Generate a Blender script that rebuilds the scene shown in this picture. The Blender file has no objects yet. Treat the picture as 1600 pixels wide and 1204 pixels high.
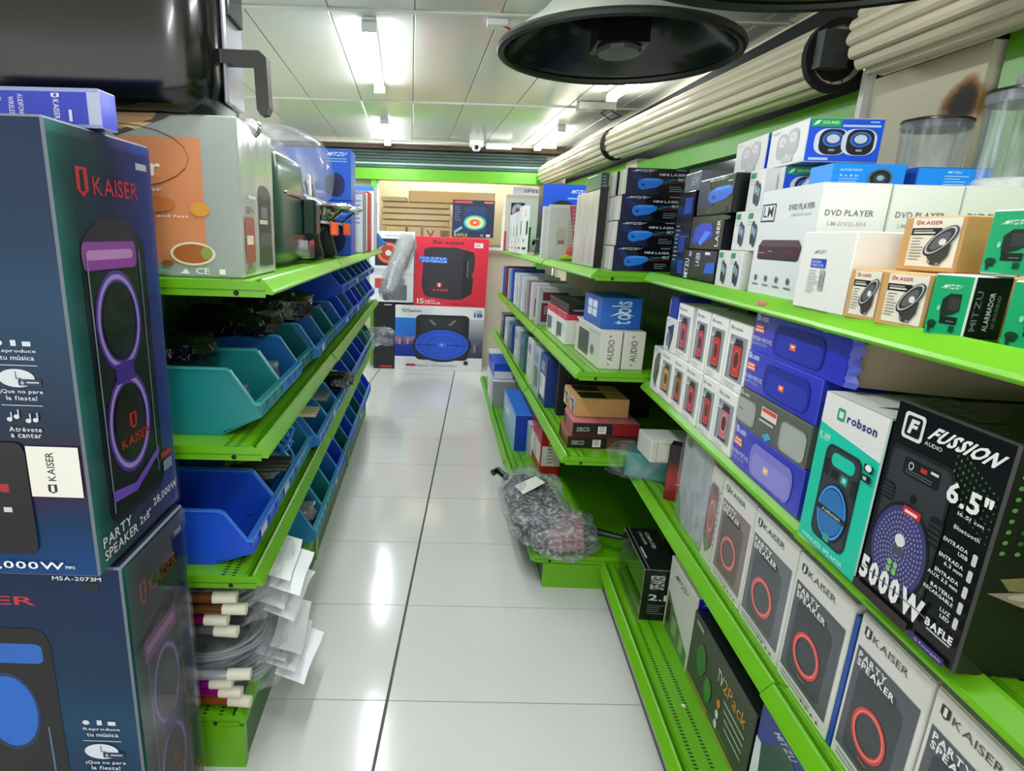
import bpy, math, random
from mathutils import Matrix, Vector, noise
random.seed(7)
SC = bpy.context.scene
COL = SC.collection
PI = math.pi

# ------------------------------------------------------------------ camera, world, exposure
def setup_camera():
    pitch, roll = math.atan(234/905.0), 0.033
    f = Vector((0, math.cos(pitch), -math.sin(pitch))); r = Vector((1, 0, 0)); u = r.cross(f)
    r2 = r*math.cos(roll) + u*math.sin(roll); u2 = -r*math.sin(roll) + u*math.cos(roll)
    cam = bpy.data.cameras.new('camera'); o = bpy.data.objects.new('camera', cam); COL.objects.link(o)
    o.matrix_world = Matrix(((r2.x, u2.x, -f.x, 0), (r2.y, u2.y, -f.y, 0), (r2.z, u2.z, -f.z, 1.5), (0, 0, 0, 1)))
    cam.sensor_width = 36.0; cam.lens = 905/1600*36; cam.shift_x = 0.075; cam.clip_start = 0.02
    SC.camera = o
setup_camera()
W = bpy.data.worlds.new('World'); SC.world = W; W.use_nodes = True
W.node_tree.nodes['Background'].inputs[0].default_value = (1.0, 0.985, 0.96, 1)
W.node_tree.nodes['Background'].inputs[1].default_value = 0.95     # ambient fill, let in where the room is left open behind the camera
SC.view_settings.view_transform = 'Standard'; SC.view_settings.look = 'None'
SC.view_settings.gamma = 1.0; SC.view_settings.use_curve_mapping = False
SC.view_settings.exposure = 0.95
TUBE_POWER = 48.0

# ------------------------------------------------------------------ materials
def lin(h):
    h = h.lstrip('#'); c = [int(h[i:i+2], 16)/255 for i in (0, 2, 4)]
    return tuple(x/12.92 if x <= .04045 else ((x+.055)/1.055)**2.4 for x in c) + (1.0,)
MC = {}
def mat(name, hexc='#808080', rough=.5, metal=0.0, bump=0.0, bscale=40.0, var=0.0, vscale=8.0, coat=0.0, emis=0.0, stretch=None, spec=.5):
    if name in MC: return MC[name]
    m = bpy.data.materials.new(name); m.use_nodes = True; nt = m.node_tree; N = nt.nodes; Lk = nt.links
    b = N['Principled BSDF']; c = lin(hexc)
    b.inputs['Base Color'].default_value = c; b.inputs['Roughness'].default_value = rough; b.inputs['Metallic'].default_value = metal
    b.inputs['Specular IOR Level'].default_value = spec
    if coat: b.inputs['Coat Weight'].default_value = coat; b.inputs['Coat Roughness'].default_value = .08
    if emis: b.inputs['Emission Color'].default_value = c; b.inputs['Emission Strength'].default_value = emis
    if bump or var:
        tc = N.new('ShaderNodeTexCoord'); src = tc.outputs['Object']
        if stretch:
            mp = N.new('ShaderNodeMapping'); mp.inputs['Scale'].default_value = stretch; Lk.new(src, mp.inputs[0]); src = mp.outputs[0]
    if bump:
        n = N.new('ShaderNodeTexNoise'); n.inputs['Scale'].default_value = bscale; n.inputs['Detail'].default_value = 4; Lk.new(src, n.inputs['Vector'])
        bp = N.new('ShaderNodeBump'); bp.inputs['Strength'].default_value = bump; bp.inputs['Distance'].default_value = .01
        Lk.new(n.outputs[0], bp.inputs['Height']); Lk.new(bp.outputs[0], b.inputs['Normal'])
    if var:
        n2 = N.new('ShaderNodeTexNoise'); n2.inputs['Scale'].default_value = vscale; n2.inputs['Detail'].default_value = 5; Lk.new(src, n2.inputs['Vector'])
        hs = N.new('ShaderNodeMix'); hs.data_type = 'RGBA'
        hs.inputs[6].default_value = tuple(max(0, x*(1-var)) for x in c[:3])+(1,); hs.inputs[7].default_value = tuple(min(1, x*(1+var)) for x in c[:3])+(1,)
        Lk.new(n2.outputs[0], hs.inputs[0]); Lk.new(hs.outputs[2], b.inputs['Base Color'])
    MC[name] = m; return m
def pm(h, rough=.33): return mat('print_'+h.strip('#')+('' if rough == .33 else '_%d' % (rough*100)), h, rough)
def grad(name, axis, lo, hi, stops, rough=.3, noisy=0.0, spec=.25):
    if name in MC: return MC[name]
    m = bpy.data.materials.new(name); m.use_nodes = True; nt = m.node_tree; N = nt.nodes; Lk = nt.links; b = N['Principled BSDF']
    b.inputs['Roughness'].default_value = rough; b.inputs['Specular IOR Level'].default_value = spec
    tc = N.new('ShaderNodeTexCoord'); sp = N.new('ShaderNodeSeparateXYZ'); Lk.new(tc.outputs['Object'], sp.inputs[0])
    mr = N.new('ShaderNodeMapRange'); mr.inputs[1].default_value = lo; mr.inputs[2].default_value = hi; Lk.new(sp.outputs['XYZ'.index(axis)], mr.inputs[0])
    out = mr.outputs[0]
    if noisy:
        n = N.new('ShaderNodeTexNoise'); n.inputs['Scale'].default_value = 5; Lk.new(tc.outputs['Object'], n.inputs['Vector'])
        ma = N.new('ShaderNodeMath'); ma.operation = 'MULTIPLY_ADD'; ma.inputs[1].default_value = noisy; ma.inputs[2].default_value = -noisy/2; Lk.new(n.outputs[0], ma.inputs[0])
        ad = N.new('ShaderNodeMath'); ad.operation = 'ADD'; Lk.new(out, ad.inputs[0]); Lk.new(ma.outputs[0], ad.inputs[1]); out = ad.outputs[0]
    cr = N.new('ShaderNodeValToRGB'); Lk.new(out, cr.inputs[0]); e = cr.color_ramp.elements
    e[0].position, e[0].color = stops[0][0], lin(stops[0][1]); e[1].position, e[1].color = stops[-1][0], lin(stops[-1][1])
    for p, c in stops[1:-1]:
        k = e.new(p); k.color = lin(c)
    Lk.new(cr.outputs[0], b.inputs['Base Color']); MC[name] = m; return m
def film(name, tint='#ffffff', opac=.12, scale=30.0, rough=.08, contrast=.35, bump=.6, stretch=(1, 1, 1)):
    """clear plastic: mostly transparent, with crinkled glossy sheets"""
    if name in MC: return MC[name]
    m = bpy.data.materials.new(name); m.use_nodes = True; nt = m.node_tree; N = nt.nodes; Lk = nt.links
    for n in list(N): N.remove(n)
    o = N.new('ShaderNodeOutputMaterial'); mx = N.new('ShaderNodeMixShader'); t = N.new('ShaderNodeBsdfTransparent'); b = N.new('ShaderNodeBsdfPrincipled')
    t.inputs[0].default_value = lin(tint); b.inputs['Base Color'].default_value = lin('#e8ecf0'); b.inputs['Roughness'].default_value = rough
    tc = N.new('ShaderNodeTexCoord'); mp = N.new('ShaderNodeMapping'); mp.inputs['Scale'].default_value = stretch; Lk.new(tc.outputs['Object'], mp.inputs[0])
    n = N.new('ShaderNodeTexNoise'); n.inputs['Scale'].default_value = scale; n.inputs['Detail'].default_value = 3; Lk.new(mp.outputs[0], n.inputs['Vector'])
    r = N.new('ShaderNodeMapRange'); r.inputs[1].default_value = .45; r.inputs[2].default_value = .75; r.inputs[3].default_value = opac; r.inputs[4].default_value = min(1, opac+contrast)
    Lk.new(n.outputs[0], r.inputs[0])
    bp = N.new('ShaderNodeBump'); bp.inputs['Strength'].default_value = bump; bp.inputs['Distance'].default_value = .01; Lk.new(n.outputs[0], bp.inputs['Height']); Lk.new(bp.outputs[0], b.inputs['Normal'])
    Lk.new(r.outputs[0], mx.inputs[0]); Lk.new(t.outputs[0], mx.inputs[1]); Lk.new(b.outputs[0], mx.inputs[2]); Lk.new(mx.outputs[0], o.inputs[0])
    MC[name] = m; return m
def gloss_film(name, ior=1.2, rough=.05):
    if name in MC: return MC[name]
    m = bpy.data.materials.new(name); m.use_nodes = True; nt = m.node_tree; N = nt.nodes; Lk = nt.links
    for n in list(N): N.remove(n)
    o = N.new('ShaderNodeOutputMaterial'); mx = N.new('ShaderNodeMixShader'); t = N.new('ShaderNodeBsdfTransparent'); g = N.new('ShaderNodeBsdfGlossy'); f = N.new('ShaderNodeFresnel')
    f.inputs['IOR'].default_value = ior; g.inputs['Roughness'].default_value = rough
    tc = N.new('ShaderNodeTexCoord'); n = N.new('ShaderNodeTexNoise'); n.inputs['Scale'].default_value = 7; Lk.new(tc.outputs['Object'], n.inputs['Vector'])
    bp = N.new('ShaderNodeBump'); bp.inputs['Strength'].default_value = .12; bp.inputs['Distance'].default_value = .01; Lk.new(n.outputs[0], bp.inputs['Height']); Lk.new(bp.outputs[0], g.inputs['Normal'])
    Lk.new(f.outputs[0], mx.inputs[0]); Lk.new(t.outputs[0], mx.inputs[1]); Lk.new(g.outputs[0], mx.inputs[2]); Lk.new(mx.outputs[0], o.inputs[0])
    MC[name] = m; return m
def slotted(name, hexc, rows, pitch=.0125):
    """shelf paint with its rows of punched slots (local Y = distance behind the lip, local X = along the shelf)"""
    if name in MC: return MC[name]
    m = mat(name, hexc, .3, bump=.05, bscale=9, var=.07, vscale=3); nt = m.node_tree; N = nt.nodes; Lk = nt.links; b = N['Principled BSDF']
    def M(op, a, bb, c=None):
        n = N.new('ShaderNodeMath'); n.operation = op
        for i, v in enumerate((a, bb, c)):
            if v is None: continue
            if isinstance(v, float): n.inputs[i].default_value = v
            else: Lk.new(v, n.inputs[i])
        return n.outputs[0]
    tc = N.new('ShaderNodeTexCoord'); sp = N.new('ShaderNodeSeparateXYZ'); Lk.new(tc.outputs['Object'], sp.inputs[0]); x, y = sp.outputs[0], sp.outputs[1]
    tot = None
    for k, y0 in enumerate(rows):
        fx = M('WRAP', M('ADD', x, .009*k), pitch, 0.0)
        a = M('MULTIPLY', M('LESS_THAN', fx, .0052), M('COMPARE', y, y0, .0055))
        tot = a if tot is None else M('ADD', tot, a)
    src = b.inputs['Base Color'].links[0].from_socket
    mx = N.new('ShaderNodeMix'); mx.data_type = 'RGBA'; Lk.new(tot, mx.inputs[0]); Lk.new(src, mx.inputs[6]); mx.inputs[7].default_value = lin('#0c1206'); Lk.new(mx.outputs[2], b.inputs['Base Color'])
    return m

GREEN = mat('shelf_green', '#66ae12', .3, bump=.05, bscale=9, var=.08, vscale=3)
GREENTOP = slotted('shelf_green_slotted', '#69b115', (.078, .105))
GREENBASE = slotted('base_green_slotted', '#60a812', (.07, .115))
GREEND = mat('shelf_green_shaded', '#2b6410', .4)  # same paint as the shelves, with the interior's shade put into the colour
GREENW = mat('frame_green', '#5fa820', .35, var=.08, vscale=2)
STEEL = mat('dark_hole', '#0b0d08', .7)
WHITE = mat('card_white', '#e9e8e2', .4)
WHITEC = mat('card_white_cold', '#e3e6e8', .35)
BROWN = mat('kraft_card', '#c0955a', .7, var=.08, vscale=20)
BROWND = mat('kraft_inside', '#8a6a40', .8, var=.1, vscale=12)
BLACK = mat('card_black', '#0d0d0f', .3)
BLACKP = mat('black_plastic', '#101010', .3)
GLOSSB = mat('gloss_black', '#070806', .2, coat=.3)
CHROME = mat('chrome', '#c8c8cc', .12, 1.0)
SILVER = mat('shrink_shine_grey', '#c4c2bc', .2, .25, bump=.5, bscale=6, var=.35, vscale=5, stretch=(6, 6, 1))  # streaky grey tones paint in the shine of the wrap
SHRINK = film('shrink_film', '#ffffff', .05, 14, .05, .22, .5)
BAGF = film('clear_bag', '#f7f8fa', .07, 13, .1, .40, .8)
BUBBLE = film('bubble_film', '#eceef0', .10, 55, .15, .40, .5)
CLEAR = film('clear_plastic', '#eef2f4', .10, 9, .04, .25, .3, (6, 6, 1))
GLASS = film('window_glass', '#8d9a96', .35, 2, .03, .1, .05)

# ------------------------------------------------------------------ mesh building
class MB:
    def __init__(s): s.V = []; s.F = []; s.Mi = []; s.mats = []
    def mi(s, m):
        if m not in s.mats: s.mats.append(m)
        return s.mats.index(m)
    def add(s, V, F, m):
        n = len(s.V); s.V += [tuple(v) for v in V]; k = s.mi(m)
        for f in F: s.F.append(tuple(n+i for i in f)); s.Mi.append(k)
        return s
    def box(s, x0, y0, z0, x1, y1, z1, m, X=None):
        V = [(x, y, z) for z in (z0, z1) for y in (y0, y1) for x in (x0, x1)]
        if X: V = [X @ Vector(v) for v in V]
        return s.add(V, [(0, 2, 3, 1), (4, 5, 7, 6), (0, 1, 5, 4), (2, 6, 7, 3), (0, 4, 6, 2), (1, 3, 7, 5)], m)
    def cbox(s, w, d, h, mats, c=.002, o=(0, 0, 0)):
        """box with chamfered edges; mats: dict front/back/left/right/top/bottom/edge"""
        g = lambda k: mats.get(k, mats['front'])
        x0, y0, z0 = o; x1, y1, z1 = x0+w, y0+d, z0+h
        def P(i, j, k, ax):
            p = [(x0, x1)[i], (y0, y1)[j], (z0, z1)[k]]; sg = [1-2*i, 1-2*j, 1-2*k]
            for a in range(3):
                if a != ax: p[a] += sg[a]*c
            return tuple(p)
        idx = {}; V = []
        for i in (0, 1):
            for j in (0, 1):
                for k in (0, 1):
                    for ax in range(3): idx[i, j, k, ax] = len(V); V.append(P(i, j, k, ax))
        I = lambda *a: idx[a]
        n = len(s.V); s.V += V
        def f(q, m): s.F.append(tuple(n+a for a in q)); s.Mi.append(s.mi(m))
        f((I(0,0,0,1), I(1,0,0,1), I(1,0,1,1), I(0,0,1,1)), g('front')); f((I(1,1,0,1), I(0,1,0,1), I(0,1,1,1), I(1,1,1,1)), g('back'))
        f((I(0,1,0,0), I(0,0,0,0), I(0,0,1,0), I(0,1,1,0)), g('left')); f((I(1,0,0,0), I(1,1,0,0), I(1,1,1,0), I(1,0,1,0)), g('right'))
        f((I(0,0,1,2), I(1,0,1,2), I(1,1,1,2), I(0,1,1,2)), g('top')); f((I(0,1,0,2), I(1,1,0,2), I(1,0,0,2), I(0,0,0,2)), g('bottom'))
        e = g('edge')
        for j in (0, 1):
            for k in (0, 1): f((I(0,j,k,1), I(1,j,k,1), I(1,j,k,2), I(0,j,k,2)), e)
        for i in (0, 1):
            for k in (0, 1): f((I(i,0,k,0), I(i,1,k,0), I(i,1,k,2), I(i,0,k,2)), e)
            for j in (0, 1): f((I(i,j,0,0), I(i,j,1,0), I(i,j,1,1), I(i,j,0,1)), e)
            for j in (0, 1):
                for k in (0, 1): f((I(i,j,k,0), I(i,j,k,1), I(i,j,k,2)), e)
        return s
    def prism(s, prof, a, b, m, axis='X', cap=True, capm=None):
        """closed profile [(p,q)] extruded from a to b; axis X: (p,q)=(y,z); Y: (x,z); Z: (x,y)"""
        n = len(prof)
        mk = {'X': lambda t, p, q: (t, p, q), 'Y': lambda t, p, q: (p, t, q), 'Z': lambda t, p, q: (p, q, t)}[axis]
        V = [mk(a, p, q) for p, q in prof] + [mk(b, p, q) for p, q in prof]
        s.add(V, [(i, (i+1) % n, n+(i+1) % n, n+i) for i in range(n)], m)
        if cap: s.add(V, [tuple(range(n)), tuple(range(2*n-1, n-1, -1))], capm or m)
        return s
    def lathe(s, prof, m, n=32, c=(0, 0, 0), sx=1, sy=1, axis='Z', close=False):
        V = []
        for r, z in prof:
            for i in range(n):
                a = 2*PI*i/n; p = (r*sx*math.cos(a), r*sy*math.sin(a), z)
                if axis == 'Y': p = (p[0], z, p[1])
                if axis == 'X': p = (z, p[0], p[1])
                V.append((p[0]+c[0], p[1]+c[1], p[2]+c[2]))
        F = [(k*n+i, k*n+(i+1) % n, (k+1)*n+(i+1) % n, (k+1)*n+i) for k in range(len(prof)-1) for i in range(n)]
        if close: F += [tuple(range(n))[::-1], tuple((len(prof)-1)*n+i for i in range(n))]
        return s.add(V, F, m)
    def tube(s, pts, r, m, n=8, closed=False):
        pts = [Vector(p) for p in pts]; V = []; L = len(pts); up = Vector((0, 0, 1))
        for i, p in enumerate(pts):
            t = (pts[(i+1) % L] if (closed or i < L-1) else p) - (pts[i-1] if (closed or i > 0) else p)
            t.normalize(); a = t.cross(up)
            if a.length < .1: a = t.cross(Vector((1, 0, 0)))
            a.normalize(); b = t.cross(a); rr = r[i] if isinstance(r, (list, tuple)) else r
            V += [p + a*rr*math.cos(2*PI*k/n) + b*rr*math.sin(2*PI*k/n) for k in range(n)]
        F = [(i*n+k, i*n+(k+1) % n, ((i+1) % L)*n+(k+1) % n, ((i+1) % L)*n+k) for i in range(L if closed else L-1) for k in range(n)]
        if not closed: F += [tuple(range(n))[::-1], tuple((L-1)*n+k for k in range(n))]
        return s.add(V, F, m)
    def loft(s, rings, m, cap=True):
        n = len(rings[0]); V = [p for r in rings for p in r]
        F = [(k*n+i, k*n+(i+1) % n, (k+1)*n+(i+1) % n, (k+1)*n+i) for k in range(len(rings)-1) for i in range(n)]
        if cap: F += [tuple(range(n))[::-1], tuple((len(rings)-1)*n+i for i in range(n))]
        return s.add(V, F, m)
    def crumple(s, c, size, m, seed=0, amp=.25, freq=3.0, n=22, k=12, power=.6):
        """pillow shaped, wrinkled bag"""
        V = []; c = Vector(c)
        for j in range(k+1):
            ph = -PI/2 + PI*j/k
            for i in range(n):
                a = 2*PI*i/n; sp = lambda v: math.copysign(abs(v)**power, v)
                d = Vector((sp(math.cos(a))*sp(math.cos(ph)), sp(math.sin(a))*sp(math.cos(ph)), sp(math.sin(ph))))
                q = d*freq + Vector((seed*3.7, seed*1.3, seed*2.1))
                g = 1 + amp*(noise.noise(q) + .6*noise.noise(q*2.7))
                V.append((c.x+d.x*size[0]*g, c.y+d.y*size[1]*g, c.z+d.z*size[2]*g))
        F = [(j*n+i, j*n+(i+1) % n, (j+1)*n+(i+1) % n, (j+1)*n+i) for j in range(k) for i in range(n)]
        return s.add(V, F, m)
    def jitter(s, amp, freq, seed=0):
        s.V = [(x+amp*noise.noise((x*freq+seed, y*freq, z*freq)), y, z+amp*noise.noise((x*freq, y*freq+9+seed, z*freq))) for x, y, z in s.V]; return s
    def mesh(s, name, smooth=False):
        me = bpy.data.meshes.new(name); me.from_pydata(s.V, [], s.F)
        for m in s.mats: me.materials.append(m)
        me.polygons.foreach_set('material_index', s.Mi)
        if smooth: me.polygons.foreach_set('use_smooth', [True]*len(s.F))
        me.update(); return me
    def build(s, name, parent=None, loc=None, rz=0.0, smooth=False, kind=None, label=None):
        me = s.mesh(name, smooth)
        if smooth:
            try: me.set_sharp_from_angle(angle=math.radians(40))
            except Exception: pass
        o = bpy.data.objects.new(name, me); COL.objects.link(o)
        if parent: o.parent = parent
        if loc is not None: o.location = loc
        o.rotation_euler = (0, 0, rz)
        if kind: o['kind'] = kind
        if label: o['label'] = label
        return o
def tag(o, label, cat, group=None):
    o['label'] = label; o['category'] = cat
    if group: o['group'] = group
    return o
def empty(name, loc, rz=0.0):
    o = bpy.data.objects.new(name, None); COL.objects.link(o); o.location = loc; o.rotation_euler = (0, 0, rz); o.empty_display_size = .05; return o
def thing(name, label, cat, loc, rz=0.0, group=None): return tag(empty(name, loc, rz), label, cat, group)
def dup(root, loc, rz=None, label=None, group=None, rot=None):
    def cp(o, par):
        c = o.copy(); COL.objects.link(c)
        if par: c.parent = par
        for ch in KIDS.get(o.name, list(o.children)): cp(ch, c)
        return c
    c = cp(root, None); c.location = loc
    if rz is not None: c.rotation_euler = (0, 0, rz)
    if rot is not None: c.rotation_euler = rot
    if label: c['label'] = label
    if group: c['group'] = group
    return c
KIDS = {}
class Frame:
    """a shop fixture's own axes: u along its front towards the viewer's right, v into its depth"""
    def __init__(s, o, deg):
        s.o = Vector(o); s.a = math.radians(deg); s.X = Vector((math.cos(s.a), math.sin(s.a))); s.Y = Vector((-math.sin(s.a), math.cos(s.a)))
    def w(s, u, v, z): q = s.o + u*s.X + v*s.Y; return (q.x, q.y, z)
RN = Frame((.79, 2.28), -94.12); RF = Frame((.57, 5.64), -90.0); LG = Frame((-.39, 1.34), 91.26); BK = Frame((0, 6.5), 0); ST = Frame((-.6, .98), 90.0)

# ------------------------------------------------------------------ flat print (lettering and pictures on cartons)
GL = {}
def glyph(ch, bold=.012):
    k = (ch, bold)
    if k in GL: return GL[k]
    cu = bpy.data.curves.new('g', 'FONT'); cu.body = ch; cu.resolution_u = 2; cu.offset = bold; cu.fill_mode = 'FRONT'
    o = bpy.data.objects.new('g', cu); COL.objects.link(o); dg = bpy.context.evaluated_depsgraph_get(); dg.update()
    me = o.evaluated_get(dg).to_mesh()
    V = [(v.co.x, v.co.y) for v in me.vertices]; F = [tuple(p.vertices) for p in me.polygons]
    o.evaluated_get(dg).to_mesh_clear(); bpy.data.objects.remove(o); bpy.data.curves.remove(cu)
    x0 = min((v[0] for v in V), default=0); x1 = max((v[0] for v in V), default=.25)
    GL[k] = ([(x-x0, y) for x, y in V], F, x1-x0); return GL[k]
for _c in 'ABCDEFGHIJKLMNOPQRSTUVWXYZabcdefghijklmnopqrstuvwxyz0123456789-.,"!¡úé/+':
    glyph(_c); glyph(_c, 0)
def textpoly(t, bold=.012):
    V = []; F = []; x = 0
    for ch in t:
        if ch == ' ': x += .30; continue
        v, f, w = glyph(ch, bold); n = len(V); V += [(a+x, b) for a, b in v]; F += [tuple(n+i for i in q) for q in f]; x += w+.085
    return V, F
class Print:
    def __init__(s): s.E = []
    def raw(s, V, F, m): s.E.append((V, F, m if not isinstance(m, str) else pm(m))); return s
    def poly(s, pts, m): return s.raw(pts, [tuple(range(len(pts)))], m)
    def rect(s, x, y, w, h, m): return s.poly([(x, y), (x+w, y), (x+w, y+h), (x, y+h)], m)
    def ell(s, cx, cy, rx, ry, m, n=28): return s.poly([(cx+rx*math.cos(2*PI*i/n), cy+ry*math.sin(2*PI*i/n)) for i in range(n)], m)
    def ring(s, cx, cy, rx, ry, t, m, n=36, tx=None):
        tx = t*rx if tx is None else tx; ty = t*ry
        V = [(cx+(rx-k*tx)*math.cos(2*PI*i/n), cy+(ry-k*ty)*math.sin(2*PI*i/n)) for k in (0, 1) for i in range(n)]
        return s.raw(V, [(i, (i+1) % n, n+(i+1) % n, n+i) for i in range(n)], m)
    def rr(s, x, y, w, h, rx, ry, m, n=5):
        P = []
        for cx, cy, a0 in ((x+w-rx, y+ry, -PI/2), (x+w-rx, y+h-ry, 0), (x+rx, y+h-ry, PI/2), (x+rx, y+ry, PI)):
            P += [(cx+rx*math.cos(a0+PI/2*i/n), cy+ry*math.sin(a0+PI/2*i/n)) for i in range(n+1)]
        return s.poly(P, m)
    def text(s, t, x, y, w, h, m, rot=0, bold=.012, slant=0.0):
        V, F = textpoly(t, bold)
        x0 = min(a for a, b in V); x1 = max(a for a, b in V); y0 = min(b for a, b in V); y1 = max(b for a, b in V)
        V = [((a-x0)/(x1-x0), (b-y0)/(y1-y0)) for a, b in V]
        if slant: V = [((a+slant*b)/(1+slant), b) for a, b in V]
        if rot == 90: V = [(1-b, a) for a, b in V]
        if rot == -90: V = [(b, 1-a) for a, b in V]
        return s.raw([(x+a*w, y+b*h) for a, b in V], F, m)
    def lines(s, x, y, w, dy, n, m, h=.3, ragged=.4):
        for i in range(n): s.rect(x, y-i*dy, w*(1-ragged*random.random()), dy*h, m)
        return s
    def build(s, face, w, d, h, parent, name='print', o=(0, 0, 0), step=.00022, skew=None):
        step = min(.00012, .004/max(1, len(s.E)))
        def place(V, e):
            if face == 'front': Q = [(a*w, -e, c*h) for a, c in V]
            elif face == 'right': Q = [(w+e, a*d, c*h) for a, c in V]
            elif face == 'left': Q = [(-e, (1-a)*d, c*h) for a, c in V]
            else: Q = [(a*w, c*d, h+e) for a, c in V]
            return [(q[0]+o[0], q[1]+o[1], q[2]+o[2]) for q in Q]
        El = [(place(V, .0006+step*i), F, m) for i, (V, F, m) in enumerate(s.E)]
        box = [([min(q[k] for q in V) for k in range(3)], [max(q[k] for q in V) for k in range(3)]) for V, F, m in El]
        root = list(range(len(El)))
        def find(i):
            while root[i] != i: i = root[i]
            return i
        for i in range(len(El)):                       # print that lies far apart on a face becomes separate patches
            for j in range(i):
                (l1, h1), (l2, h2) = box[i], box[j]
                gap = math.sqrt(sum(max(0, l1[k]-h2[k], l2[k]-h1[k])**2 for k in range(3)))
                big = max(max(h1[k]-l1[k] for k in range(3)), max(h2[k]-l2[k] for k in range(3)))
                if gap <= max(.019, .12*big): root[find(i)] = find(j)
        res = None
        for r in sorted({find(i) for i in range(len(El))}):
            b = MB()
            for i, (V, F, m) in enumerate(El):
                if find(i) == r: b.add(V, F, m)
            res = b.build(name, parent)
        return res
def carton(name, label, fr, u, v, z, w, d, h, mats, prints=(), cat='box', group=None, turn=0.0, chamfer=.002, lid=False, rot=None):
    """one carton: front face at depth v, u = its left edge; prints = [(face, Print)]"""
    if not isinstance(mats, dict): mats = {'front': mats}
    o = MB().cbox(w, d, h, mats, chamfer).build(name, None, fr.w(u, v, z), fr.a+math.radians(turn))
    if rot: o.rotation_euler = (rot[0], rot[1], fr.a+math.radians(turn))
    tag(o, label, cat, group)
    if lid:
        tm = mats.get('top', mats['front'])
        for k in (0, 1):
            MB().box(.002, .002+k*(d/2), h+.0003, w-.002, d/2-.002+k*(d/2), h+.0022, tm).build('flap', o)
    for face, p in prints: p.build(face, w, d, h, o)
    return o
# ------------------------------------------------------------------ the setting
def structure(o): o['kind'] = 'structure'; return o
TILE = mat('floor_tile', '#d3d2cf', .13, bump=.02, bscale=4, var=.035, vscale=2.2)
GROUT = mat('grout', '#5c5a55', .8)
fl = structure(MB().box(-3.2, -1.6, -.03, 2.0, 7.4, -.009, GROUT).build('floor'))
ta, tb = Vector((.0361, .515)), Vector((.857, .017)); g = .0022
def tilemesh():
    P = [(.006, .0035), (.994, .0035), (.994, .9965), (.006, .9965)]
    q = [tuple(a*tb + b*ta) for a, b in P]
    b = MB(); b.prism(q, -.009, 0, TILE, 'Z'); return b.mesh('tile')
TM = tilemesh()
for i in range(-5, 11):
    for j in range(-3, 3):
        p = Vector((-.125, 1.601)) + ta*i + tb*j
        t = bpy.data.objects.new('tile', TM); COL.objects.link(t); t.parent = fl; t.location = (p.x, p.y, 0)
CEIL = mat('ceiling_panel', '#d6d7cf', .16, bump=.05, bscale=5, var=.07, vscale=2.5, stretch=(3, .4, 1))
ce = structure(MB().box(-3.2, -1.6, 2.462, 2.0, 7.4, 2.5, mat('ceiling_seam', '#a4a69a', .7)).build('ceiling'))
pmesh = MB().cbox(.376, 1.775, .012, {'front': CEIL}, .003).mesh('panel')
for r in range(-3, 3):
    for c in range(-7, 8):
        y = 2.87 + 1.79*r; x = -.545 + .38*c - .05*(y-3.3)
        if x > 1.62 or x < -3.1: continue
        t = bpy.data.objects.new('panel', pmesh); COL.objects.link(t); t.parent = ce; t.location = (x, y, 2.45); t.rotation_euler = (0, 0, math.radians(2.8))
JT = mat('joint_strip', '#dcded6', .3)
for r in (0, 1): structure(MB().box(-3, 2.862+1.79*r, 2.442, 1.5, 2.885+1.79*r, 2.452, JT).build('trim_%d' % (r+1)))
# left wall, far left of the hidden aisle
structure(MB().box(-3.2, -1.6, 0, -3.1, 7.0, 2.47, mat('wall_paint', '#d9dccf', .7)).build('wall_left'))
PALE = mat('back_wall_paint', '#cfc9b4', .7, var=.1, vscale=3)
wb = MB(); wb.box(-3.1, 6.8, 0, -.75, 6.9, 2.47, PALE); wb.box(-.75, 6.8, 0, 1.3, 6.9, 1.36, PALE); wb.box(1.12, 6.8, 1.36, 2.0, 6.9, 2.47, PALE); wb.box(-.75, 6.8, 2.08, 1.12, 6.9, 2.47, PALE)
structure(wb.build('wall_back'))
structure(MB().box(-1.75, 6.66, 2.075, 1.13, 6.80, 2.19, GREENW).build('trim_3'))        # green header band
structure(MB().box(-.775, 6.68, 0, -.715, 6.80, 2.075, GREENW).build('trim_4'))
structure(MB().box(1.09, 6.68, 0, 1.15, 6.80, 2.075, GREENW).build('trim_5'))
wn = structure(MB().box(-.715, 6.73, 1.36, 1.09, 6.77, 1.39, WHITEC).build('window_1'))
fw = MB(); fw.box(-.715, 6.73, 1.39, -.69, 6.77, 2.075, WHITEC); fw.box(1.065, 6.73, 1.39, 1.09, 6.77, 2.075, WHITEC); fw.build('window_frame', wn)
MB().box(-.69, 6.748, 1.39, 1.065, 6.752, 2.075, film('pane_glass', '#f4f6f2', .03, 2, .03, .05, .05)).build('pane', wn)
structure(MB().box(-.9, 7.5, 1.2, 1.3, 7.55, 2.5, mat('store_wall', '#b9ab8a', .8)).build('wall_storeroom'))
# rolled down part of the grey-green shutter above the band
SH = mat('shutter_grey', '#4c5d57', .35, var=.25, vscale=6, stretch=(1, 1, 8)); SH2 = mat('shutter_pale', '#8fb3a6', .35)
sh = structure(empty('trim_6', (0, 0, 0)))
for k in range(6):
    z = 2.195+.031*k; b = MB()
    b.prism([(6.70, z), (6.685, z+.004), (6.680, z+.014), (6.685, z+.026), (6.70, z+.029)], -1.75, 1.12, SH2 if k == 1 else SH); b.build('slat', sh)
structure(MB().box(-3.1, 6.60, 2.385, 1.3, 6.80, 2.47, mat('rusty_beam', '#4a3a2c', .8, var=.4, vscale=9)).build('trim_7'))
structure(MB().box(-3.1, 6.55, 2.425, 1.2, 6.60, 2.462, mat('ceiling_edge', '#bdb9a8', .5)).build('trim_8'))
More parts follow.
